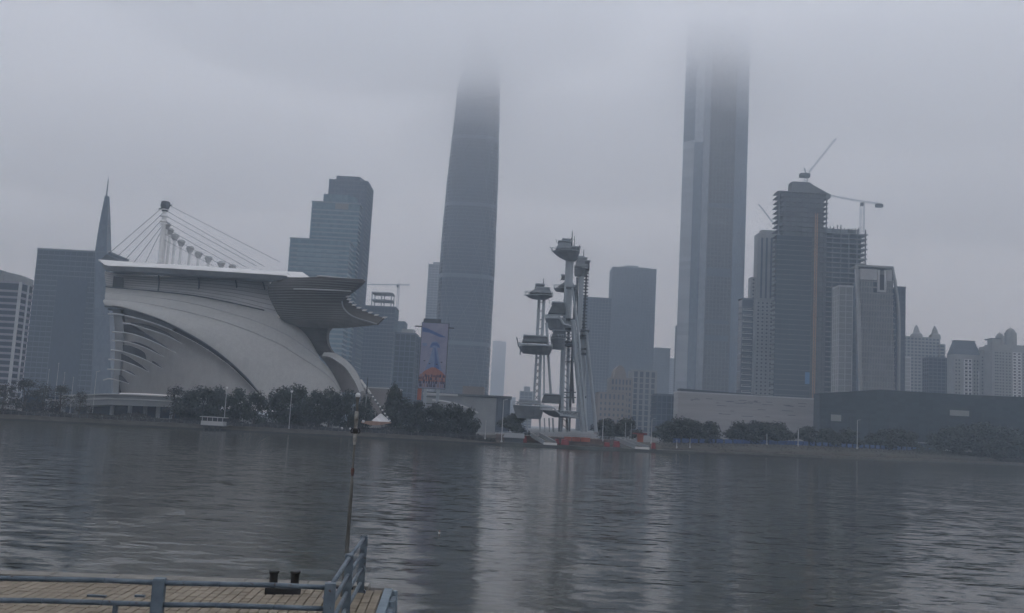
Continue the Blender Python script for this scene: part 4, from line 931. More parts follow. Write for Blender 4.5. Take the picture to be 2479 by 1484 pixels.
# ------------------------------------------------------------------ ceremony masts on the quay
z7 = zoomed(1280, 580, 2.697)
def A7(X_, Y_, D_): return at(*z7(X_, Y_), D_)
def leg7(m, a, b_, D_, w0, w1=None, da=0, n=10):
    w1 = w0 if w1 is None else w1; k_ = D_ / F / 2.697 / 1.046 / 2
    m.tube(A7(*a, D_), A7(*b_, D_ + da), w0 * k_, w1 * k_, n)
def vertical7(m, x_top, y_top, y_bot, D_, w0, n=10, x_is_bot=None):
    p = A7(x_top, y_top, D_); q = A7(x_top, y_bot, D_); k_ = D_ / F / 2.697 / 1.046 / 2
    m.tube((p.x, D_, q.z), (p.x, D_, p.z), w0 * k_, w0 * k_ * .95, n)
def hull7(root, D_, L0, R0, yt, L1, R1, yb, dep_, name='pod_hull', mat=HULLM):
    """ship shaped hull: pointed deck outline above, shorter keel below"""
    a, b_, c_, d_ = A7(L0, yt, D_), A7(R0, yt, D_), A7(L1, yb, D_), A7(R1, yb, D_); rgs = []
    for v in range(5):
        t_ = v / 4; s_ = t_ ** .7
        l, r = c_.lerp(a, s_), d_.lerp(b_, s_); ring = []
        zq = c_.z + (a.z - c_.z) * t_ if True else 0
        for i in range(16):
            u = 2 * math.pi * i / 16; cu, su = math.cos(u), math.sin(u)
            xx = cu if abs(cu) > 1e-6 else 0
            wd = 1 - max(0, (.2 - xx) / 1.2) ** 1.7 if xx < .2 else 1 - .4 * ((xx - .2) / .8) ** 3
            ring.append(Vector(((l.x + r.x) / 2 + (r.x - l.x) / 2 * xx, D_ + dep_ * (.45 + .55 * t_) * (0 if abs(su) < 1e-6 and xx < 0 else math.copysign(wd, su if abs(su) > 1e-6 else 1) * (1 if abs(su) > 1e-6 else .0)), zq)))
        rgs.append(ring)
    h = MB().rings(rgs).build(name, mat, root); m = MB(); r5 = [p + Vector((0, 0, .05)) for p in rgs[-1]]
    m.rings([[p + Vector((0, 0, -.3)) for p in r5], r5, [p + Vector((0, 0, .0)) for p in r5]], cap=False)
    for i in range(16):
        p = r5[i]; m.tube(p, p + Vector((0, 0, 1.1)), .07, n=4); m.tube(p + Vector((0, 0, 1.1)), r5[(i + 1) % 16] + Vector((0, 0, 1.1)), .08, n=4); m.tube(p + Vector((0, 0, .6)), r5[(i + 1) % 16] + Vector((0, 0, .6)), .05, n=3)
    m.build('deck_railing', STEEL, h); return h
def house7(root, D_, x0_, x1_, y0_, y1_, dep_, slope=0, name='deck_house', mat=STEELD):
    a, b_ = A7(x0_, y0_, D_), A7(x1_, y1_, D_)
    MB().hexa([(a.x, D_ - dep_, b_.z), (b_.x, D_ - dep_, b_.z), (b_.x, D_ + dep_, b_.z), (a.x, D_ + dep_, b_.z)], [(a.x + slope, D_ - dep_ * .8, a.z), (b_.x - slope * .4, D_ - dep_ * .8, a.z), (b_.x - slope * .4, D_ + dep_ * .8, a.z), (a.x + slope, D_ + dep_ * .8, a.z)]).build(name, mat, root)
    MB().box(a.x + slope - .4, D_ - dep_ * .9, a.z + .02, b_.x - slope * .4 + .4, D_ + dep_ * .9, a.z + .4).build('deck_house_roof', STEEL, root)
def truss7(root, D_, x0_, x1_, y0_, y1_, nb):
    a, b_ = A7(x0_, y0_, D_), A7(x1_, y1_, D_); m = MB()
    for zq in (a.z, b_.z): m.tube((a.x, D_, zq), (b_.x, D_, zq), .22, n=5)
    for k in range(nb):
        xa, xb = a.x + (b_.x - a.x) * k / nb, a.x + (b_.x - a.x) * (k + 1) / nb
        m.tube((xa, D_, a.z), (xb, D_, b_.z), .15, n=4); m.tube((xa, D_, b_.z), (xb, D_, a.z), .15, n=4); m.tube((xa, D_, a.z), (xa, D_, b_.z), .15, n=4)
    m.build('deck_truss', STEEL, root)
def mastthing(label, D_, bx): return thing('ceremony_mast', label, 'mast tower', (A7(bx, 1380, D_).x, D_, 3.3), 'steel ceremony masts on the quay')
YB = 1384
A_ = mastthing('tallest steel ceremony mast with ship shaped crow nest on top', 350, 430)
m = MB(); vertical7(m, 440, 150, 700, 350, 58, 14); m.build('trunk', STEEL, A_)
m = MB(); leg7(m, (397, 690), (374, YB), 349, 34, 34); m.build('leg', STEEL, A_)
m = MB(); leg7(m, (430, 690), (420, YB), 353, 22, 24); m.build('leg', STEEL, A_)
m = MB(); leg7(m, (458, 620), (530, YB), 347, 36, 40); m.build('leg', STEEL, A_)
m = MB(); leg7(m, (455, 400), (495, 700), 346.5, 16, 18); leg7(m, (492, 690), (552, YB), 346.5, 18, 20); m.build('leg', STEEL, A_)
m = MB(); leg7(m, (452, 900), (462, 1190), 356, 16); m.build('leg', STEELD, A_)
m = MB()
for Y in (400, 615, 655, 680, 770, 790): a, b_ = A7(400 if Y > 500 else 412, Y, 348.6), A7(470, Y, 348.6); m.box(a.x, 348, a.z - .5, b_.x + .4, 352.5, a.z + .3)
for Y in range(690, 900, 40):
    m.tube(A7(408, Y, 349), A7(455, Y + 38, 349), .16, n=4); m.tube(A7(455, Y, 349), A7(408, Y + 38, 349), .16, n=4)
for Y in (905, 1115, 1150): m.tube(A7(395, Y, 349), A7(480, Y, 349), .22, n=5)
for k in range(15):
    Y = 720 + 44 * k; u = (Y - 690) / 694; xl_, xr_ = 466 + 64 * u, 495 + 57 * u
    m.tube(A7(xl_, Y, 346.6), A7(xr_, Y + (22 if k % 2 else 0), 346.4), .13, n=4); m.tube(A7(388, Y, 349), A7(424, Y + 30, 352), .12, n=4)
for X_, Y_, dx_ in ((318, 148, -14), (350, 92, -10), (440, 84, 12), (498, 130, 12), (470, 180, 22), (402, 505, -8), (300, 505, -6)):
    m.tube(A7(X_, Y_, 347), A7(X_ + dx_, Y_ - 26, 346), .1, n=4)
m.build('cross_brace', STEELD, A_, kind='stuff')
hull7(A_, 349, 312, 506, 148, 405, 480, 214, 4.5); house7(A_, 349, 345, 445, 92, 146, 3.2, 1.0, mat=HULLM); house7(A_, 349.5, 384, 440, 76, 92, 2, .4); house7(A_, 350, 448, 500, 132, 176, 3.5, .2, mat=STEELD)
m = MB(); p = A7(452, 90, 350); q = A7(452, 14, 350); m.tube((p.x, 350, p.z - 4), (p.x, 350, q.z), .35, .12); p = A7(468, 100, 352); m.tube((p.x, 352, p.z - 3), (p.x, 352, A7(468, 50, 352).z), .15, .1); m.build('antenna', STEELD, A_)
hull7(A_, 347, 268, 410, 612, 300, 404, 690, 5, mat=HULLM); truss7(A_, 341.5, 270, 366, 586, 610, 5); house7(A_, 347, 292, 404, 508, 584, 4.2, 1.6)
m = MB(); a, b_ = A7(366, 600, 342), A7(420, 655, 342); m.poly([A7(366, 588, 342), a, A7(395, 650, 342), A7(445, 662, 342)], .45); m.build('deck_brace', STEEL, A_)
hull7(A_, 348, 305, 405, 745, 318, 400, 820, 4.5); house7(A_, 348, 315, 405, 698, 742, 4, .6)
house7(A_, 347, 246, 372, 1130, 1192, 4, .8); hull7(A_, 347, 232, 500, 1232, 330, 480, 1285, 5.5); truss7(A_, 340.8, 238, 322, 1214, 1238, 5); truss7(A_, 340.8, 372, 498, 1240, 1280, 4)
m = MB(); a, b_ = A7(232, 1212, 341), A7(505, 1290, 341); m.poly(curve([A7(225, 1206, 341), A7(320, 1216, 341), A7(370, 1262, 341), A7(500, 1292, 341)], 12), .35); m.build('deck_edge', STEEL, A_)
B_ = mastthing('second tallest steel ceremony mast, behind the tallest, with lattice ladder side', 366, 560)
m = MB(); vertical7(m, 524, 215, 700, 366, 36, 12); m.build('trunk', STEEL, B_)
m = MB(); vertical7(m, 552, 290, 690, 367, 12, 8); q_ = A7(552, 290, 367)
for Y in range(300, 690, 22): p = A7(540, Y, 366.5); m.box(q_.x - .8, 366.2, p.z - .2, q_.x + .9, 367.8, p.z + .15)
m.build('ladder', STEELD, B_)
m = MB(); leg7(m, (545, 680), (618, YB), 365, 26, 24); m.build('leg', STEEL, B_)
m = MB(); leg7(m, (528, 690), (534, 1300), 367, 34, 40); m.build('leg', STEEL, B_)
m = MB(); leg7(m, (487, 330), (492, 640), 368, 12); leg7(m, (500, 330), (505, 640), 368, 10); m.build('leg', STEELD, B_)
m = MB()
for Y in (690, 725, 740, 815, 850, 1145): a, b_ = A7(512, Y, 364.5), A7(572 if Y == 690 else 550, Y, 364.5); m.box(a.x, 364, a.z - .45, b_.x, 367.5, a.z + .25)
m.build('cross_brace', STEELD, B_, kind='stuff')
hull7(B_, 366, 468, 566, 270, 470, 545, 322, 4.2); house7(B_, 366, 476, 548, 205, 268, 3.4, .6, mat=HULLM); house7(B_, 366, 485, 530, 194, 206, 2, .3); house7(B_, 365, 536, 568, 225, 285, 2.5, .2)
m = MB(); p, q = A7(531, 200, 366), A7(531, 138, 366); m.tube((p.x, 366, p.z - 3), (p.x, 366, q.z), .3, .1); p = A7(552, 195, 366); m.tube((p.x, 366, p.z - 6), (p.x, 366, p.z), .2, .12); m.build('antenna', STEELD, B_)
C_ = mastthing('shorter twin column ceremony mast with boat shaped nest, nearest the billboard', 342, 250)
for x_, w_ in ((229, 22), (262, 22)):
    m = MB(); vertical7(m, x_, 470, 740, 342, w_); m.build('column', STEEL, C_)
for (a, b_), w_ in (((211, 850), (190, 1190)), 16), (((238, 850), (228, 1195)), 20), (((262, 850), (262, 1130)), 12), (((278, 640), (308, 1125)), 18):
    m = MB(); leg7(m, a, b_, 342, w_); m.build('leg', STEEL, C_)
m = MB()
for Y in range(860, 1180, 45): m.tube(A7(208 - (Y - 860) * .05, Y, 342), A7(236 - (Y - 860) * .03, Y + 40, 342), .13, n=4); m.tube(A7(236 - (Y - 860) * .03, Y, 342), A7(208 - (Y - 860) * .05, Y + 40, 342), .13, n=4)
for Y in (500, 560, 620, 680): m.tube(A7(229, Y, 342), A7(262, Y, 342), .16, n=4)
m.build('cross_brace', STEELD, C_, kind='stuff')
hull7(C_, 342, 130, 322, 448, 180, 270, 478, 4); house7(C_, 342, 165, 312, 405, 446, 3, 2.4, mat=HULLM); house7(C_, 342, 200, 262, 382, 405, 2, .5)
m = MB(); p, q = A7(256, 390, 342), A7(256, 335, 342); m.tube((p.x, 342, p.z - 3), (p.x, 342, q.z), .28, .1); m.build('antenna', STEELD, C_)
hull7(C_, 342, 82, 322, 795, 120, 300, 850, 6); house7(C_, 342, 115, 284, 735, 778, 5, .6); truss7(C_, 335.5, 84, 318, 782, 798, 9)
m = MB(); p = A7(102, 800, 338); m.tube((p.x, 338, p.z), (p.x, 338, A7(102, 858, 338).z), .2); p = A7(88, 800, 338); m.tube((p.x, 338, p.z), (p.x - .8, 338, p.z + 3), .2); m.build('bow_rail', STEELD, C_)
hull7(C_, 346, 48, 262, 1200, 80, 240, 1290, 6.5, mat=HULLM); house7(C_, 346, 70, 240, 1172, 1200, 5, 1.4, mat=HULLM)
for x_, w_ in ((236, 14), (268, 9), (300, 10), (326, 13), (150, 12)):
    m = MB(); leg7(m, (x_ - 4, 1290), (x_, YB), 345, w_); m.build('support', STEEL, C_)
D_ = mastthing('half hidden ceremony mast with triangular nest behind the tallest one', 378, 470)
m = MB(); vertical7(m, 478, 385, YB, 378, 20); m.build('column', STEELD, D_)
hull7(D_, 378, 326, 486, 402, 345, 470, 428, 4); house7(D_, 378, 360, 470, 345, 400, 3, 4.0, mat=HULLM); house7(D_, 378, 378, 420, 320, 345, 2, .4)

# ------------------------------------------------------------------ quay below the masts
z = zoomed(1240, 1030, 5.165)
p, q = at(*z(130, 480), 330), at(*z(2470, 560), 380)
def qy(x): return shore_y(x)
qx0, qx1 = gnd(*z(130, 505)).x, gnd(*z(2560, 598)).x
m = MB(); n_ = 12; tp = []
for i in range(n_ + 1):
    x = qx0 + (qx1 - qx0) * i / n_; tp.append((x, qy(x)))
m.add([(x, y - 3.5, zz) for x, y in tp for zz in (-1, 1.0)] + [(x, y + 11, 1.0) for x, y in tp],
      [(2 * i, 2 * i + 2, 2 * i + 3, 2 * i + 1) for i in range(n_)] + [(2 * i + 1, 2 * i + 3, 2 * (n_ + 1) + i + 1, 2 * (n_ + 1) + i) for i in range(n_)] + [(0, 1, 2 * (n_ + 1)), (2 * n_, 2 * (n_ + 1) + n_, 2 * n_ + 1)])
m.build('lower_quay', dirty('wet_quay', (.05, .055, .05), (.09, .095, .085), .3, .8), kind='structure')
xa, xb = gnd(*z(60, 505)).x, gnd(*z(1640, 560)).x
tr = MB(); pts_ = [xa + (xb - xa) * i / 8 for i in range(9)]
A = [Vector((x, qy(x) + 9, 3.5)) for x in pts_]; tr.shell(A, [Vector((p.x, p.y, .8)) for p in A], 1, (0, 26, 0))
tro = tr.build('terrace', dirty('terrace_brown', (.075, .05, .04), (.13, .095, .08), .4, .9), kind='structure')
MB().poly([p + Vector((0, -.1, .05)) for p in A], .3, 4).build('coping', WALLQ, tro) if False else None
bn = thing('orange_banner', 'long orange banner hung along the terrace front below the masts', 'banner', (at(*z(1170, 360), 345).x, 345, 2))
for i, (l, r) in enumerate(((985, 1090), (1092, 1210), (1212, 1345))):
    x0 = at(*z(l, 360), 345).x; x1 = at(*z(r, 360), 345).x; y0 = qy((x0 + x1) / 2) + 8.7
    MB().box(x0, y0 - .12, 2.4, x1 - .2, y0, 3.9).build('banner_panel', REDO, bn)
m = MB(); sc_ = thing('terrace_railing', 'thin pale handrail along the terrace edge under the ceremony masts', 'railing', (A[4].x, A[4].y, 3.5))
for a, b_ in zip(A, A[1:]):
    for zz in (.6, 1.1): m.tube(a + Vector((0, .4, zz)), b_ + Vector((0, .4, zz)), .06, n=4)
    for k in range(4): p = a.lerp(b_, k / 4) + Vector((0, .4, 0)); m.tube(p, p + Vector((0, 0, 1.1)), .05, n=4)
m.build('handrail', STEEL, sc_)
bo = thing('quay_booth', 'low pale grey booth standing on the lower quay at its billboard end', 'booth', (at(*z(320, 410), 330).x, qy(at(*z(320, 410), 330).x) + 4, 1.0))
x0, x1 = at(*z(190, 380), 331).x, at(*z(447, 380), 331).x; yq = WLOC[bo.name].y
MB().box(x0, yq, 1, x1, yq + 4, 2.6).build('wall', STEELD, bo); MB().hexa([(x0 - .5, yq - 1, 2.6), (x1 + .4, yq - 1, 2.6), (x1 + .4, yq + 5, 2.6), (x0 - .5, yq + 5, 2.6)], [(x0 + .3, yq - .2, 4.2), (x1 + .2, yq - .2, 4.2), (x1 + .2, yq + 5, 4.2), (x0 + .3, yq + 5, 4.2)]).build('roof', W_GREY, bo)
def ramp_thing(label, X0, X1, Xb0, Xb1):
    a0, a1 = at(*z(X0, 380), 338).x, at(*z(X1, 380), 338).x; b0, b1 = at(*z(Xb0, 480), 336).x, at(*z(Xb1, 480), 336).x
    ya = qy(a0) + 10; yb = qy(b0) - 3
    r_ = thing('boarding_ramp', label, 'ramp', ((b0 + b1) / 2, yb, 1.0), 'boarding ramps on the quay')
    MB().hexa([(a0, ya, 2.9), (a1, ya, 2.9), (a1, ya + .4, 2.9), (a0, ya + .4, 2.9)], [(a0, ya, 4.7), (a1, ya, 4.7), (a1, ya + .4, 4.7), (a0, ya + .4, 4.7)]).build('head_panel', W_PALE, r_)
    MB().hexa([(a0, ya, 3.2), (a1, ya, 3.2), (b1, yb, .9), (b0, yb, .9)], [(a0, ya, 3.6), (a1, ya, 3.6), (b1, yb, 1.3), (b0, yb, 1.3)]).build('walkway', WALLQ, r_)
    for (p, q) in ((a0, b0), (a1, b1)):
        MB().hexa([(p - .2, ya, 3.2), (p + .2, ya, 3.2), (q + .2, yb, .9), (q - .2, yb, .9)], [(p - .2, ya, 4.8), (p + .2, ya, 4.8), (q + .2, yb, 2.3), (q - .2, yb, 2.3)]).build('parapet', W_GREY, r_)
    MB().box(b0 - .4, yb - .6, .95, b1 + .4, yb - .05, 1.7).build('landing_lip', ROOFW, r_)
ramp_thing('pale boarding ramp sloping to the water beside the grey booth', 545, 665, 715, 862)
ramp_thing('pale boarding ramp sloping to the water at the tree end of the quay', 1735, 1830, 1988, 2150)
for lab, l, r, off, h in (('red canvas block behind the grey booth on the lower quay', 395, 490, 6.5, 2.3), ('red canvas block beside the lip of the booth side ramp', 945, 1052, 2, 2.1), ('small dim red block tucked at the terrace foot near the first ramp', 866, 930, 6, 2.0),
                          ('red canvas block under the head of the far ramp', 1685, 1775, 4, 2.3), ('single red block beyond the far ramp close to the waterline', 2243, 2298, 1, 2.4), ('low dull red block under the terrace between the ramps', 1560, 1640, 6, 1.7)):
    x0, x1 = at(*z(l, 450), 335).x, at(*z(r, 450), 335).x; yq = qy(x0) + off - 2; t_ = thing('red_canvas_block', lab, 'covered stack', ((x0 + x1) / 2, yq, 1.0), 'red covered blocks on the quay')
    w_ = (x1 - x0); MB().hexa([(x0, yq, 1.0), (x1, yq, 1.0), (x1, yq + 3, 1.0), (x0, yq + 3, 1.0)], [(x0 + .25, yq + .3, 1 + h * .9), (x1 - .25, yq + .3, 1 + h), (x1 - .25, yq + 2.7, 1 + h * .95), (x0 + .25, yq + 2.7, 1 + h)]).build('canvas_cover', RED, t_)
    MB().box(x0 - .15, yq - .15, 1.0, x1 + .15, yq + 3.15, 1.18).build('pallet', DARK, t_)
x0, x1 = at(*z(1985, 340), 362).x, at(*z(2060, 340), 362).x
t_ = thing('orange_kiosk', 'small orange roofed kiosk beside the blue hoarding and trees', 'kiosk', ((x0 + x1) / 2, 372, 3.6)); MB().box(x0, 372, 3.2, x1, 375, 6).build('wall', REDO, t_); MB().box(x0 - 1.6, 371, 6, x1 + 1.2, 376, 6.5).build('roof', RED, t_)

# ------------------------------------------------------------------ trees
def tree_src(name, label, seed, w, h, trunk_h, n_clump, per, leaf, mat, flat_=1.0, low=.05):
    rr = random.Random(seed); root = thing(name, label, 'tree', (0, 0, -500), None)
    m = MB(); cl = []
    for k in range(n_clump):
        a = rr.uniform(0, 2 * math.pi); rad = math.sqrt(rr.random()); zz = rr.uniform(0, 1)
        env = math.sin(math.pi * min(1, (.3 + .7 * zz) ** .9)) ** .6
        cl.append(Vector((math.cos(a) * rad * w / 2 * env * .82, math.sin(a) * rad * w / 2 * env * .82, trunk_h * low + (h - trunk_h * low) * (.12 + .8 * zz))))
    for c in cl:
        cr = rr.uniform(.2, .32) * w * .8
        for i in range(per):
            d = Vector((rr.gauss(0, 1), rr.gauss(0, 1), rr.gauss(0, 1) * .75 * flat_)).normalized() * cr * rr.random() ** .45; p = c + d
            n_ = (d + Vector((rr.gauss(0, .5), rr.gauss(0, .5), rr.gauss(.35, .5)))).normalized(); u = n_.orthogonal().normalized(); v = n_.cross(u); s_ = leaf * rr.uniform(.6, 1.3); an = rr.uniform(0, 6.28)
            u, v = u * math.cos(an) + v * math.sin(an), v * math.cos(an) - u * math.sin(an)
            m.add([p - u * s_ * .5, p - v * s_ * .24, p + u * s_ * .5, p + v * s_ * .24], [(0, 1, 2, 3)])
    sh_ = WLOC[root.name]
    o = bpy.data.objects.new('crown', m.mesh('crown', mat)); C.objects.link(o); o.parent = root
    m = MB(); top = Vector((rr.uniform(-.3, .3), rr.uniform(-.3, .3), trunk_h)); m.tube((0, 0, -.6), top, .26 * w / 7, .17 * w / 7, 7)
    for c in rr.sample(cl, min(7, len(cl))):
        mid = top.lerp(c, .5) + Vector((0, 0, -.3)); m.tube(top, mid, .12 * w / 7, .08 * w / 7, 5); m.tube(mid, c, .08 * w / 7, .02, 4)
    o = bpy.data.objects.new('trunk', m.mesh('trunk', BARK)); C.objects.link(o); o.parent = root
    return root
SRC = [tree_src('broadleaf_tree', 'x', 11, 9, 9.0, 2.4, 20, 170, .7, LEAF), tree_src('broadleaf_tree', 'x', 12, 8.5, 8.2, 2.2, 18, 170, .7, LEAF), tree_src('broadleaf_tree', 'x', 13, 9.5, 9.4, 2.6, 21, 160, .7, LEAF),
       tree_src('feathery_tree', 'x', 14, 8.5, 9, 2.8, 16, 70, .5, LEAF2), tree_src('feathery_tree', 'x', 15, 8, 9.5, 3.0, 18, 60, .5, LEAF2),
       tree_src('young_tree', 'x', 16, 8, 7.6, 2.8, 16, 190, .7, LEAF3), tree_src('young_tree', 'x', 17, 7.4, 7.2, 2.9, 15, 190, .7, LEAF3), tree_src('young_tree', 'x', 18, 8.4, 8.0, 2.7, 18, 180, .7, LEAF3)]
H0 = {0: 9.6, 1: 8.9, 2: 10.2, 3: 9.6, 4: 10, 5: 8.2, 6: 7.8, 7: 8.6}; W0 = {0: 9, 1: 8.5, 2: 9.5, 3: 8.5, 4: 8, 5: 8, 6: 7.4, 7: 8.4}
used = set(); trr = random.Random(21)
def tree(k, px, ytop, wpx, off, label, group):
    """px, ytop: crown top in the picture; wpx: crown width; off: metres behind the water's edge"""
    x = 0; y = 330
    for _ in range(6): x = at(px, ytop + 20, y).x; y = shore_y(x) + off
    zt_ = at(px, ytop, y).z; zb_ = lerp(wall_z(x), gnd_z(x), (off - 9) / 15) if off > 9 else wall_z(x)
    h = zt_ - zb_; w_ = wpx * (1.25 if k < 5 else 1.5) * y / F; sc = (w_ / W0[k], w_ / W0[k], h / H0[k] * 1.02); rz = trr.uniform(0, 6.28)
    if k not in used:
        used.add(k); r_ = SRC[k]; r_.location = (x, y, zb_); r_.scale = sc; r_.rotation_euler = (0, 0, rz); r_['label'] = label
    else: r_ = copy_thing(SRC[k], (x, y, zb_), label, sc, rz)
    r_['group'] = group; return r_
G1_ = 'dark trees in front of the grandstand'; G2_ = 'young trees along the blue hoarding'; G3_ = 'thin feathery trees by the podium'
for k, px, yt, w_, off, lab in [
    (3, 12, 918, 75, 22, 'feathery brownish tree before the lilac banded office at the picture edge'), (4, 62, 912, 72, 18, 'feathery tree in front of the rib corner of the lilac banded office'), (3, 108, 920, 70, 24, 'feathery tree directly under the first thin flagpole'), (4, 150, 928, 62, 20, 'feathery tree between the tallest flagpole and the podium end'), (3, 196, 938, 48, 16, 'sparse small feathery tree at the end of the podium rails'),
    (4, 424, 930, 60, 15, 'feathery pale tree where the podium terrace meets the dark trees')]: tree(k, px, yt, w_, off, lab, G3_)
for k, px, yt, w_, off, lab in [
    (1, 452, 944, 62, 13, 'dark bushy tree at the podium end of the row before the ribbed shell'), (0, 492, 934, 72, 15, 'dark bushy tree right above the little white river kiosk'), (2, 532, 932, 70, 13, 'tall dark tree behind the white globe lamp near the kiosk'), (1, 578, 938, 68, 15, 'dark rounded tree just past the globe lamp towards the sail foot'), (0, 618, 946, 58, 12, 'dark tree touching the lower tip of the sail shell gap'),
    (2, 686, 932, 70, 13, 'dark bushy tree beginning the clump under the broad sail'), (0, 722, 930, 66, 15, 'tallest dark tree of the clump under the broad sail, behind the small lamp'), (1, 760, 942, 62, 12, 'dark tree in the middle of the clump under the broad sail'), (2, 800, 936, 70, 14, 'dark tree under the taupe recess of the spout'), (0, 846, 944, 66, 12, 'dark tree behind the head of the near lamp post'), (1, 886, 958, 56, 13, 'small dark tree inside the triangle of white lamp string'),
    (2, 952, 924, 52, 24, 'taller narrow dark tree rising beside the sloping lamp string'), (0, 972, 962, 64, 13, 'dark tree beside the white bow tip'), (1, 1012, 970, 64, 14, 'dark bushy tree under the near leg of the billboard'), (2, 1058, 972, 70, 12, 'dark bushy tree just past the billboard legs'), (0, 1100, 976, 66, 14, 'dark tree below the curved white pavilion rim'), (1, 1134, 986, 50, 12, 'last dark tree of the clump before the open quay')]: tree(k, px, yt, w_, off, lab, G1_)
for k, px, yt, w_, off, lab in [
    (6, 1250, 1000, 60, 40, 'grey green tree behind the lowest pod of the twin column mast'), (5, 1475, 1010, 55, 34, 'young tree close to the leaning leg of the ceremony mast'), (7, 1515, 1010, 62, 34, 'young tree next to the pale pole past the ceremony masts'),
    (5, 1612, 1016, 50, 30, 'young tree starting the row at the pale museum corner'), (7, 1650, 1006, 58, 30, 'tallest young tree before the pale museum corner'), (6, 1682, 1018, 50, 30, 'young tree between the tallest and the gap before the pale museum'), (5, 1715, 1016, 46, 30, 'young tree ending the first row before the pale museum'),
    (7, 1788, 1018, 54, 30, 'young tree starting the second row before the pale museum'), (5, 1822, 1014, 56, 30, 'young tree with highest crown in the second museum row'), (6, 1856, 1022, 50, 30, 'young tree third along the second museum row'), (7, 1886, 1020, 54, 30, 'young tree ending the second row beside the tall white lamp'),
    (6, 1955, 1032, 48, 30, 'young tree at the corner where pale and dark museums meet'), (5, 2010, 1034, 56, 30, 'young tree under the small pale panel of the dark museum'), (7, 2052, 1036, 52, 30, 'young tree beside the second white lamp on the hoarding'),
    (5, 2132, 1036, 54, 30, 'young tree starting the third row before the dark museum'), (7, 2170, 1034, 60, 30, 'broad young tree in the third row before the dark museum'), (6, 2206, 1046, 48, 30, 'small young tree ending the third row near the parked white van')]: tree(k, px, yt, w_, off, lab, G2_)
for k, px, yt, w_, off, lab in [
    (1, 2284, 1034, 69, 20, 'dark tree starting the dense grove before the dark museum'), (2, 2330, 1026, 85, 18, 'dark tree under the large pale museum panel'), (0, 2378, 1022, 87, 16, 'highest dark tree of the dense grove before the dark museum'), (1, 2424, 1030, 82, 14, 'dark tree under the white framed windows at the grove end'), (2, 2466, 1038, 80, 12, 'dark tree cut by the picture edge at the grove end')]: tree(k, px, yt, w_, off, lab, 'dense dark grove at the end of the bank')

def leafstrip(name, x0, x1, off0, off1, h0, h1, n_, s_, mat, seed):
    rr = random.Random(seed); m = MB()
    for _ in range(n_):
        x = rr.uniform(x0, x1); o_ = rr.uniform(off0, off1); y = shore_y(x) + o_
        zb_ = wall_z(x) if o_ < 6 else lerp(wall_z(x), gnd_z(x), (o_ - 6) / 16)
        hh = lerp(h0, h1, .5 + .5 * math.sin(x * .35) * math.sin(x * .11 + 2)) * rr.random() ** .8
        p = Vector((x, y, zb_ + hh)); u = Vector((rr.gauss(0, 1), rr.gauss(0, 1), rr.gauss(0, .6))).normalized(); v = u.orthogonal().normalized(); s = s_ * rr.uniform(.6, 1.4)
        m.add([p - u * s * .5, p - v * s * .26, p + u * s * .5, p + v * s * .26], [(0, 1, 2, 3)])
    return m.build(name, mat, kind='stuff')
leafstrip('shrubbery', -175, -3, 4.5, 11, .5, 2.6, 15000, .55, SHRUB, 31)
leafstrip('shrubbery', -170, -3, 1, 4.5, .2, .9, 6000, .4, SHRUB, 32)
leafstrip('bank_weeds', 58, 330, 3, 23, .15, .8, 12000, .5, SHRUB, 33)
leafstrip('shrubbery', 200, 330, 14, 24, .5, 3.4, 7000, .7, LEAF, 34)

leafstrip('hedge', 66, 330, 27, 34, .6, 3.0, 15000, .7, LEAF, 35)
# promenade railing along the wall, hoarding, lamps, poles, small vehicles
pr = thing('promenade_railing', 'low dark railing along the top of the stone river wall', 'railing', (-80, shore_y(-80) + .3, 1.75))
m = MB(); x = -170.0
while x < -4:
    y = shore_y(x) + .35; y2 = shore_y(x + 2.2) + .35
    m.box(x - .09, y - .09, 1.74, x + .09, y + .09, 2.75); m.tube((x, y, 2.7), (x + 2.2, y2, 2.7), .07, n=4); m.tube((x, y, 2.25), (x + 2.2, y2, 2.25), .05, n=4); x += 2.2
m.build('posts_and_rails', STEELD, pr, kind='stuff')
hd_ = thing('blue_hoarding', 'long blue site hoarding running behind the grassy far bank', 'hoarding', (150, shore_y(150) + 27, 4.5)); x = 66.0; hm = MB().box(0, 0, 0, 3.9, .12, 2.1).mesh('hoarding_panel', BLUEF)
while x < 300:
    y, y2 = shore_y(x) + 25, shore_y(x + 4) + 25
    inst('hoarding_panel', hm, hd_, (x, y, gnd_z(x) - .3), (0, 0, math.atan2(y2 - y, 4))); x += 4
def pole(label, px, ytop, D_, ybot=None, head=None, r=.16, zb_=None, cat='lamp post', name='lamp_post', mat=W_PALE):
    p = at(px, ytop, D_); zb2 = zb_ if zb_ is not None else gnd_z(p.x); t_ = thing(name, label, cat, (p.x, D_, zb2))
    MB().tube((p.x, D_, zb2 - .4), (p.x, D_, p.z), r, r * .6, 8).build('pole', mat, t_); MB().tube((p.x, D_, zb2 - .3), (p.x, D_, zb2 + .5), r * 2, r * 1.7, 8).build('base', mat, t_)
    if head == 'globe': MB().sphere((p.x, D_, p.z + .3), .42, 10, 7).build('globe', ROOFW, t_, smooth=True)
    elif head == 'arm': MB().tube((p.x, D_, p.z - .1), (p.x + 1.3, D_ - .3, p.z + .25), .09).build('arm', mat, t_)
    elif head == 'flag': MB().sphere((p.x, D_, p.z + .1), .2, 8, 5).build('finial', mat, t_)
    return t_
pole('slim flagpole, shortest topped of the pair nearest the picture edge', 119, 895, 345, head='flag', r=.13, name='flagpole', cat='flagpole')
pole('tallest slim flagpole before the dark slab', 142.5, 880, 348, head='flag', r=.14, name='flagpole', cat='flagpole')
pole('slim flagpole just past the tallest one', 157, 903, 350, head='flag', r=.12, name='flagpole', cat='flagpole')
pole('low stubby flagpole ending the group before the dark slab', 178, 914, 352, head='flag', r=.13, name='flagpole', cat='flagpole')
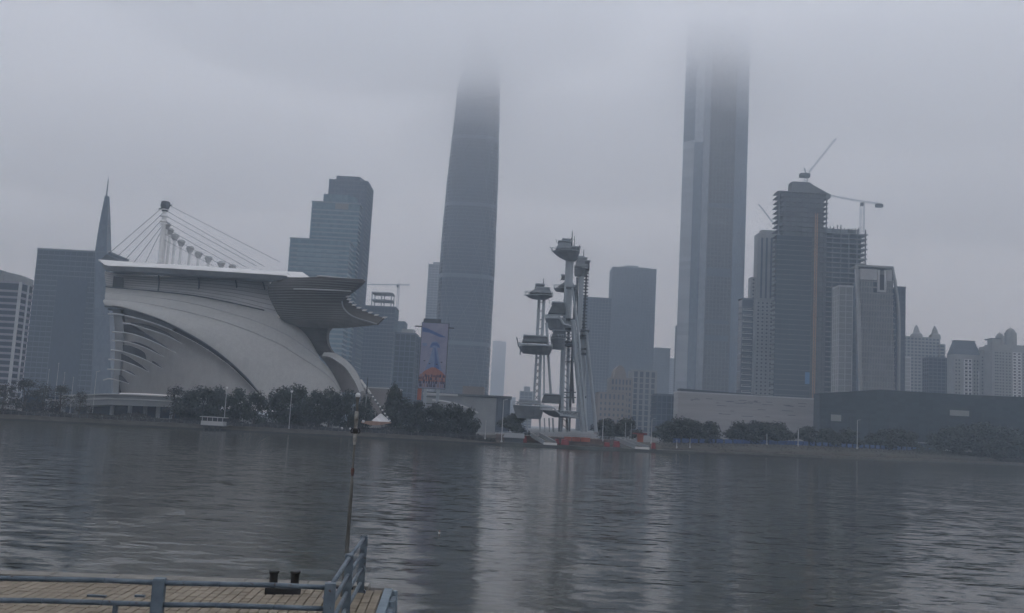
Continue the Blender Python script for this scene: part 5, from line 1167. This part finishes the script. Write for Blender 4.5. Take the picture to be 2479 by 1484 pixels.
pole('lone slim pole before the dark slab close to the grandstand end column', 234, 899, 345, head='arm', r=.13)
pole('white globe lamp among dark trees above the river kiosk', 549, 941, shore_y(at(549, 990, 330).x) + 8, head='globe', r=.14, zb_=2)
pole('small globe lamp in front of the clump under the broad sail', 706, 950, 332, head='globe', r=.12, zb_=2)
pole('tall pale lamp mast at the billboard end of the quay', 1219, 968, 338, head='arm', r=.17, zb_=1)
pole('short pale post on the quay beside the tall lamp mast', 1176, 1020, 340, head='flag', r=.14, zb_=2)
pole('pale pole just past the leaning leg of the ceremony masts', 1460, 1012, 356, head='arm', r=.2, zb_=3.2)
pole('short thin post at the head of the far ramp', 1514, 1025, 356, head='flag', r=.12, zb_=3.2); pole('second thin post on the terrace end near the far ramp', 1528, 1027, 360, head='flag', r=.12, zb_=3.2)
pole('tall pale lamp beside the orange kiosk', 1578, 1014, 372, head='arm', r=.18)
pole('little stake on the grassy bank nearer the quay', 1638, 1066, 372, head='flag', r=.14, zb_=2); pole('little stake on the grassy bank nearer the museum trees', 1670, 1066, 378, head='flag', r=.14, zb_=2)
pole('tall white lamp with dark foot where the museums meet', 1932, 1036, shore_y(at(1932, 1080, 410).x) + 22, head='arm', r=.26)
pole('tall pale lamp before the dark museum at the third tree row', 2075, 1017, shore_y(at(2075, 1060, 430).x) + 26, head='arm', r=.22)
pole('short white post between young trees of the second museum row', 1856, 1052, shore_y(at(1856, 1060, 400).x) + 24, head='flag', r=.22)
for px_, lab in ((809, 'small white globe bollard on the river wall before the spout'), (829, 'small white globe bollard on the wall nearer the bow tip')):
    x = at(px_, 1018, 318).x; y = shore_y(x) + 1.6; t_ = thing('globe_bollard', lab, 'bollard light', (x, y, 1.75)); MB().tube((x, y, 1.7), (x, y, 2.5), .14, .12, 8).build('stem', STEELD, t_); MB().sphere((x, y, 2.8), .38, 10, 7).build('globe', ROOFW, t_, smooth=True)
def van(label, px, py, D_, L_, mat):
    p = at(px, py, D_); zb_ = gnd_z(p.x) + .35; t_ = thing('parked_van', label, 'van', (p.x, D_, zb_)); x = p.x
    prof = [(-L_ / 2, .45), (-L_ / 2, 2.2), (-L_ / 2 + .3, 2.4), (L_ * .22, 2.4), (L_ * .36, 1.5), (L_ / 2, 1.25), (L_ / 2, .45)]
    n_ = len(prof); MB().add([(x + a, D_ - 1, zb_ + b_) for a, b_ in prof] + [(x + a, D_ + 1, zb_ + b_) for a, b_ in prof], [tuple(range(n_)), tuple(range(2 * n_ - 1, n_ - 1, -1))] + [(i, n_ + i, n_ + (i + 1) % n_, (i + 1) % n_) for i in range(n_)]).build('body', mat, t_)
    MB().box(x - L_ * .4, D_ - 1.03, zb_ + 1.5, x + L_ * .18, D_ - .98, zb_ + 2.1).build('window_strip', DARK, t_)
    for a in (-.3, .3): MB().tube((x + L_ * a, D_ - 1.05, zb_ + .4), (x + L_ * a, D_ - .8, zb_ + .4), .42, n=10).build('wheel', DARK, t_)
van('white van parked behind the hoarding beside the dense grove', 2296, 1086, shore_y(at(2296, 1086, 480).x) + 29, 5.2, ROOFW)
van('dull yellow van parked next to the white one by the grove', 2338, 1089, shore_y(at(2338, 1089, 490).x) + 30, 4.8, W_BEIGE)
van('white van half hidden under the first museum row trees', 1632, 1052, 405, 4.6, ROOFW)
van('pale van under the gap between the two museum tree rows', 1728, 1056, 412, 4.6, W_PALE)

# river kiosk on stilts
z = zoomed(0, 960, 3.541); Dk = shore_y(at(512, 1018, 310).x) - 5
x0, x1 = at(*z(1800, 390), Dk).x, at(*z(2000, 390), Dk).x; zt_, zb_ = at(*z(1900, 337), Dk).z, at(*z(1900, 413), Dk).z
kk = thing('river_kiosk', 'small white flat roofed kiosk on stilts at the foot of the river wall', 'kiosk', ((x0 + x1) / 2, Dk, 0))
MB().box(x0, Dk, zb_, x1, Dk + 4, zb_ + (zt_ - zb_) * .48).build('lower_wall', W_PALE, kk); MB().box(x0 + .3, Dk + .3, zb_ + (zt_ - zb_) * .48, x1 - .3, Dk + 3.7, zt_ - .25).build('window_band', G_BLACK, kk)
MB().box(x0 - .4, Dk - .5, zt_ - .25, x1 + .4, Dk + 4.5, zt_).build('roof', W_PALE, kk)
m = MB()
for k in range(5): X_ = x0 + .3 + (x1 - x0 - .6) * k / 4; m.box(X_ - .08, Dk + .2, zb_ + (zt_ - zb_) * .48, X_ + .08, Dk + .34, zt_ - .25)
m.build('mullion', W_PALE, kk)
for u in (.14, .36, .64, .86): MB().tube((x0 + (x1 - x0) * u, Dk + .6, -1), (x0 + (x1 - x0) * u, Dk + .6, zb_), .22).build('stilt', CONC, kk)
MB().box(x0 - .2, Dk - .2, zb_ - .3, x1 + .2, Dk + 4.2, zb_ - .01).build('floor_plate', CONC, kk)

# ------------------------------------------------------------------ near pier
DZ = 3.45
FLp, FRp = gnd(0 - 8, 1386, DZ), gnd(938, 1418, DZ)         # far edge
dx = (FRp - FLp); dx.z = 0; dx.normalize(); ax = math.atan2(dx.y, dx.x)
E1_ = gnd(915, 1484, DZ); sd_ = (FRp - E1_); sd_.z = 0; sd_.normalize()     # along the side edge, away from the camera
def dk(u, v, z_=DZ): return Vector((FRp.x, FRp.y, 0)) + dx * u - sd_ * v + Vector((0, 0, z_))     # u: along far edge (negative = towards the picture edge), v: towards camera
PV, t, b = nm('concrete_paver')
oi = N(t, 'ShaderNodeObjectInfo'); ge = N(t, 'ShaderNodeNewGeometry'); ad = N(t, 'ShaderNodeMath', operation='ADD'); t.links.new(oi.outputs['Random'], ad.inputs[0]); t.links.new(ge.outputs['Random Per Island'], ad.inputs[1])
fr = N(t, 'ShaderNodeMath', operation='FRACT'); t.links.new(ad.outputs[0], fr.inputs[0])
nz = N(t, 'ShaderNodeTexNoise'); nz.inputs['Scale'].default_value = 2.2; nz.inputs['Detail'].default_value = 8; t.links.new(ge.outputs['Position'], nz.inputs['Vector'])
mm_ = N(t, 'ShaderNodeMath', operation='MULTIPLY_ADD'); mm_.inputs[1].default_value = .2; t.links.new(fr.outputs[0], mm_.inputs[0]); h_ = N(t, 'ShaderNodeMath', operation='MULTIPLY'); h_.inputs[1].default_value = .9; t.links.new(nz.outputs['Fac'], h_.inputs[0]); t.links.new(h_.outputs[0], mm_.inputs[2])
t.links.new(ramp(t, mm_.outputs[0], [(.2, (.148, .117, .080)), (.5, (.200, .163, .116)), (.8, (.255, .212, .155))]), b.inputs['Base Color']); b.inputs['Roughness'].default_value = .85
pier = MB(); q = [dk(-16, 0), dk(0, 0), dk(0, 7.5), dk(-16, 7.5)]
pier.hexa([p + Vector((0, 0, -.7)) for p in q], [p + Vector((0, 0, -.05)) for p in q])
po = pier.build('pier', dirty('mortar', (.05, .045, .04), (.10, .09, .08), 3, .95), kind='structure'); WLOC[po.name] = Vector((0, 0, 0))
PW, PLn = .17, .34
pm = MB(); e = .005
pm.hexa([(e, e, 0), (PW - e, e, 0), (PW - e, PLn - e, 0), (e, PLn - e, 0)], [(e + .006, e + .006, .055), (PW - e - .006, e + .006, .055), (PW - e - .006, PLn - e - .006, .055), (e + .006, PLn - e - .006, .055)])
pme = pm.mesh('paver', PV); cand = []; rr = random.Random(9)
nu_, nv_ = int(15.5 / PW), 14
for i in range(nu_):
    for j in range(nv_):
        u, v = -.07 - (i + 1) * PW, .62 + j * PLn + (PLn * .12 if i % 2 else 0)
        c = dk(u + PW / 2, v + PLn / 2); vw = MC.inverted() @ (c - CAM); px, py = CX + F * vw.x / -vw.z, CY - F * vw.y / -vw.z
        vis = -10 < px < 2490 and py < 1500; cand.append(((0 if vis else 1), -py if False else c.y, u, v))
cand.sort(); stf = MB(); base_o = Matrix(((dx.x, -sd_.x, 0), (dx.y, -sd_.y, 0), (0, 0, 1)))
rotz = ax
for k, (_, _, u, v) in enumerate(cand):
    zj = -.05 + rr.uniform(-.004, .005)
    vs = [base_o @ Vector(p) for p in pm.v]; o_ = dk(u, v, DZ + zj)
    if k < 300:
        if k == 0:
            shm = bpy.data.meshes.new('paver'); shm.from_pydata([tuple(p) for p in vs], [], [tuple(reversed(f)) for f in pm.f]); shm.materials.append(PV)
        inst('paver', shm, po, o_)
    else: stf.add([p + o_ for p in vs], [tuple(reversed(f)) for f in pm.f])
stf.build('pavers', PV, po, kind='stuff')
# kerb with drain slots on the far edge
kt = dirty('kerb_concrete', (.15, .14, .12), (.23, .215, .19), 2.5, .9)
u = -15.6; ksl = MB()
while u < -.4:
    b0, b1 = dk(u, .05), dk(min(u + 1.25, -.08), .05); c0, c1 = dk(u, .52), dk(min(u + 1.25, -.08), .52)
    MB().hexa([p + Vector((0, 0, -.05)) for p in (c0, c1, b1, b0)], [p + Vector((0, 0, .06)) for p in (c0, c1, b1, b0)]).build('kerb_stone', kt, po)
    a0, a1 = dk(u + .35, .545), dk(u + .95, .545); MB().hexa([a0 + Vector((0, 0, -.04)), a1 + Vector((0, 0, -.04)), dk(u + .95, .515) + Vector((0, 0, -.04)), dk(u + .35, .515) + Vector((0, 0, -.04))], [a0 + Vector((0, 0, .04)), a1 + Vector((0, 0, .04)), dk(u + .95, .515) + Vector((0, 0, .04)), dk(u + .35, .515) + Vector((0, 0, .04))]).build('drain_slot', DARK, po)
    u += 1.27
# steel edge beam on the side
def beam(a, b_, w_, h_):
    d = (b_ - a).normalized(); s_ = Vector((d.y, -d.x, 0)) * (w_ / 2); return [a - s_, a + s_, b_ + s_, b_ - s_]
q = beam(dk(.03, .12, DZ - .53), dk(.03, 7.4, DZ - .53), .17, .5)
eb = thing('edge_fender', 'pale blue painted steel fender beam along the open side of the pier', 'fender', (FRp.x, FRp.y, 3.1))
MB().hexa(q, [p + Vector((0, 0, .5)) for p in q]).build('beam', BLUEB, eb)
q = beam(dk(.17, .16, DZ - 1.2), dk(.17, 7.4, DZ - 1.2), .1, .5); MB().hexa(q, [p + Vector((0, 0, 1.05)) for p in q]).build('fender_face', BLUEP, eb)
for v in (.25, 1.5, 2.75, 4.0): p = dk(.17, v, DZ - .1); MB().tube(p + Vector((0, 0, -.5)), p + Vector((0, 0, .04)), .075, .06, 10).build('fender_knob', BLUEB, eb)
m = MB()
for u in (-1, -4, -7, -10, -13): p = dk(u, .5, 0); m.tube((p.x, p.y, -2), (p.x, p.y, 2.8), .3, n=10)
for v in (2.5, 5): p = dk(-.5, v, 0); m.tube((p.x, p.y, -2), (p.x, p.y, 2.8), .3, n=10)
m.build('pile', CONC, po)

# railings
TOPZ = DZ + 1.13
def onz(px, py, z_): return gnd(px, py, z_)
P_left, P_corner, P_mid, P_far = onz(387, 1399, TOPZ), onz(800, 1411, TOPZ), onz(846, 1341, TOPZ), onz(881, 1296, TOPZ)
rl = thing('pier_railing', 'blue grey pier railing of round rails and square posts along the front', 'railing', (P_corner.x, P_corner.y, DZ))
rs = thing('pier_railing', 'short blue grey railing of sloping rails climbing away to the outer pier edge', 'railing', (P_far.x, P_far.y, DZ))
ld = (P_corner - P_left).normalized(); P_off = P_left - ld * (P_corner - P_left).length
def post(p, root, w_=.165, rot=0.0):
    c, s_ = math.cos(rot), math.sin(rot); h = w_ / 2
    def rg_(k, z_): return [Vector((p.x + c * a * h * k - s_ * b_ * h * k, p.y + s_ * a * h * k + c * b_ * h * k, z_)) for a, b_ in ((-1, -1), (1, -1), (1, 1), (-1, 1))]
    for bx_, by_ in ((-1, -1), (1, -1), (1, 1), (-1, 1)):
        q = Vector((p.x + bx_ * h * 1.28, p.y + by_ * h * 1.28, 0)); MB().tube(q + Vector((0, 0, DZ + .02)), q + Vector((0, 0, DZ + .055)), .014, .012, 6).build('bolt', DARK, root)
    o = MB().rings([rg_(1, DZ - .05), rg_(1, TOPZ - .03), rg_(.93, TOPZ - .005), rg_(.9, TOPZ)]).build('post', BLUEP, root)
    MB().rings([rg_(1.5, DZ - .04), rg_(1.5, DZ + .03)]).build('base_plate', BLUEP, o)
rot_l = math.atan2(ld.y, ld.x); sdl = (P_far - P_mid).normalized(); rot_s = math.atan2(sdl.y, sdl.x)
for p in (P_off, P_left, P_corner): post(p, rl, rot=rot_l)
for p in (P_mid, P_far): post(p, rs, .15, rot=rot_l)
RZ = (-.06, -.36, -.66, -.95)
for k, dz in enumerate(RZ):
    d_ = Vector((0, 0, dz)); a, b_ = P_off + d_ - ld * 1.5, P_corner + d_
    pts_ = [a.lerp(b_, i / 8) + Vector((0, 0, 0.008 * math.sin(i * 2.1 + k))) for i in range(9)]
    MB().poly(pts_, .036, 10).build('rail', BLUEP, rl, smooth=True)
    for a, b_ in ((P_corner, P_mid), (P_mid, P_far)):
        dd = (b_ - a).normalized(); MB().tube(a + dd * .05 + d_, b_ - dd * .05 + d_, .036, n=10).build('rail', BLUEP, rs, smooth=True)
z = zoomed(0, 1380, 4.427)
p = onz(*z(1288, 640), TOPZ - .37); MB().box(p.x - .03, p.y + .01, DZ - .05, p.x + .03, p.y + .07, TOPZ - .39).build('strut', BLUEP, rl)
for X_, w_ in ((1085, .13), (1570, .07)):
    p = onz(*z(X_, 562), TOPZ - .31); MB().box(p.x - w_, p.y - .03, TOPZ - .335, p.x + w_, p.y + .03, TOPZ - .305).build('splice_plate', BLUEP, rl)
# gusset shoe by the corner post
p = P_corner - ld * .17; MB().hexa([(p.x - .12, p.y - .05, DZ - .04), (p.x + .12, p.y - .05, DZ - .04), (p.x + .12, p.y + .05, DZ - .04), (p.x - .12, p.y + .05, DZ - .04)], [(p.x + .04, p.y - .04, DZ + .68), (p.x + .12, p.y - .04, DZ + .72), (p.x + .12, p.y + .04, DZ + .72), (p.x + .04, p.y + .04, DZ + .68)]).build('gusset', BLUEP, rl)

# bollard
z = zoomed(560, 1330, 4.958)
p0, p1 = gnd(*z(648, 790), DZ + .1), gnd(*z(915, 795), DZ + .1)
bo = thing('mooring_bollard', 'black twin headed mooring bollard on the kerb at the pier edge', 'bollard', ((p0.x + p1.x) / 2, (p0.y + p1.y) / 2, DZ))
d = (p1 - p0).normalized(); s_ = Vector((-d.y, d.x, 0)) * .13; a, b_ = p0 - d * .15, p1 + d * .13
MB().hexa([p + Vector((0, 0, -.13)) for p in (a - s_, b_ - s_, b_ + s_, a + s_)], [p + Vector((0, 0, .02)) for p in (a - s_ * .95, b_ - s_ * .95, b_ + s_ * .95, a + s_ * .95)]).build('base_plate', BLACKP, bo)
for p in (p0, p1):
    m = MB(); m.tube(p, p + Vector((0, 0, .27)), .085, .082, 14); m.tube(p + Vector((0, 0, .27)), p + Vector((0, 0, .31)), .082, .105, 14); m.tube(p + Vector((0, 0, .31)), p + Vector((0, 0, .345)), .105, .095, 14)
    m.build('bitt', BLACKP, bo)

# lamp post on the pier
z = zoomed(840, 980, 3.373); DL = 20.1
q = at(*z(213, 68), DL); lx = (at(*z(145, 1300), DL).x + q.x) / 2
lp = thing('pier_lamp_post', 'tall weathered lamp post with white globe and peeling collar at the pier edge', 'lamp post', (lx, DL, DZ))
RUST = dirty('weathered_lamp_metal', (.05, .05, .045), (.17, .165, .15), 3, .8, stretch=(1, 1, .35)); PEEL = dirty('peeling_pale_paint', (.10, .095, .085), (.42, .41, .38), 5, .8, detail=3)
def lz(Y): return at(*z(190, Y), DL).z
def seg(name, mat, prof, n=12):
    MB().rings([[Vector((lx + r * math.cos(2 * math.pi * i / n), DL + r * math.sin(2 * math.pi * i / n), zz)) for i in range(n)] for zz, r in prof]).build(name, mat, lp, smooth=False)
seg('shaft', RUST, [(DZ - .05, .07), (DZ + .5, .045), (lz(1420), .04), (lz(830), .034), (lz(760), .022)]); seg('knob', dirty('rusty_red_knob', (.05, .025, .02), (.11, .05, .04), 6), [(lz(760), .022), (lz(735), .034), (lz(700), .038), (lz(690), .022)])
seg('upper_shaft', RUST, [(lz(690), .02), (lz(500), .022), (lz(470), .026)]); seg('neck', PEEL, [(lz(492), .026), (lz(450), .042), (lz(400), .038), (lz(382), .03)])
seg('scroll_collar', BLACKP, [(lz(398), .036), (lz(385), .055), (lz(362), .06), (lz(352), .036)]); seg('fluted_sleeve', PEEL, [(lz(352), .033), (lz(290), .044), (lz(215), .04), (lz(205), .034)])
seg('globe_holder', RUST, [(lz(205), .024), (lz(140), .026), (lz(105), .034), (lz(85), .046)])
for sx in (-1, 1):
    A = curve([Vector((lx + sx * .03, DL, lz(375))), Vector((lx + sx * .075, DL, lz(395))), Vector((lx + sx * .09, DL, lz(370))), Vector((lx + sx * .06, DL, lz(352)))], 8); MB().poly(A, .011, 6).build('scroll', BLACKP, lp)
MB().sphere((lx, DL, lz(68)), .052, 18, 12).build('globe', plain('globe_glass', (.6, .6, .59), .3), lp, smooth=True)
p = Vector((lx, DL, 0)); bg_ = thing('small_bundle', 'small whitish plastic bundle behind the rail at the lamp post foot', 'bundle', (lx - .16, DL - .6, DZ))
m = MB(); rr = random.Random(4); rg = []
for zz, r in ((0, .1), (.08, .15), (.2, .13), (.3, .06), (.36, .075)): rg.append([Vector((lx - .16 + r * (1 + rr.uniform(-.25, .25)) * math.cos(i * math.pi / 5), DL - .6 + r * (1 + rr.uniform(-.25, .25)) * math.sin(i * math.pi / 5), DZ + .01 + zz)) for i in range(10)])
m.rings(rg).build('plastic_bag', dirty('dull_plastic', (.25, .2, .19), (.5, .46, .45), 6, .5), bg_)
p = gnd(1063, 1291, 0); fo = thing('white_float', 'tiny white float bobbing alone in the supertall reflection', 'float', (p.x, p.y, 0)); MB().sphere((p.x, p.y, .04), .075, 10, 7, .8).build('ball', ROOFW, fo, smooth=True); MB().tube((p.x, p.y, .1), (p.x + .02, p.y, .2), .02, .012).build('spigot', REDO, fo)
for o in list(bpy.data.objects):
    if o.parent is None and o.location.z == -500: 
        for c in list(o.children): bpy.data.objects.remove(c)
        bpy.data.objects.remove(o)
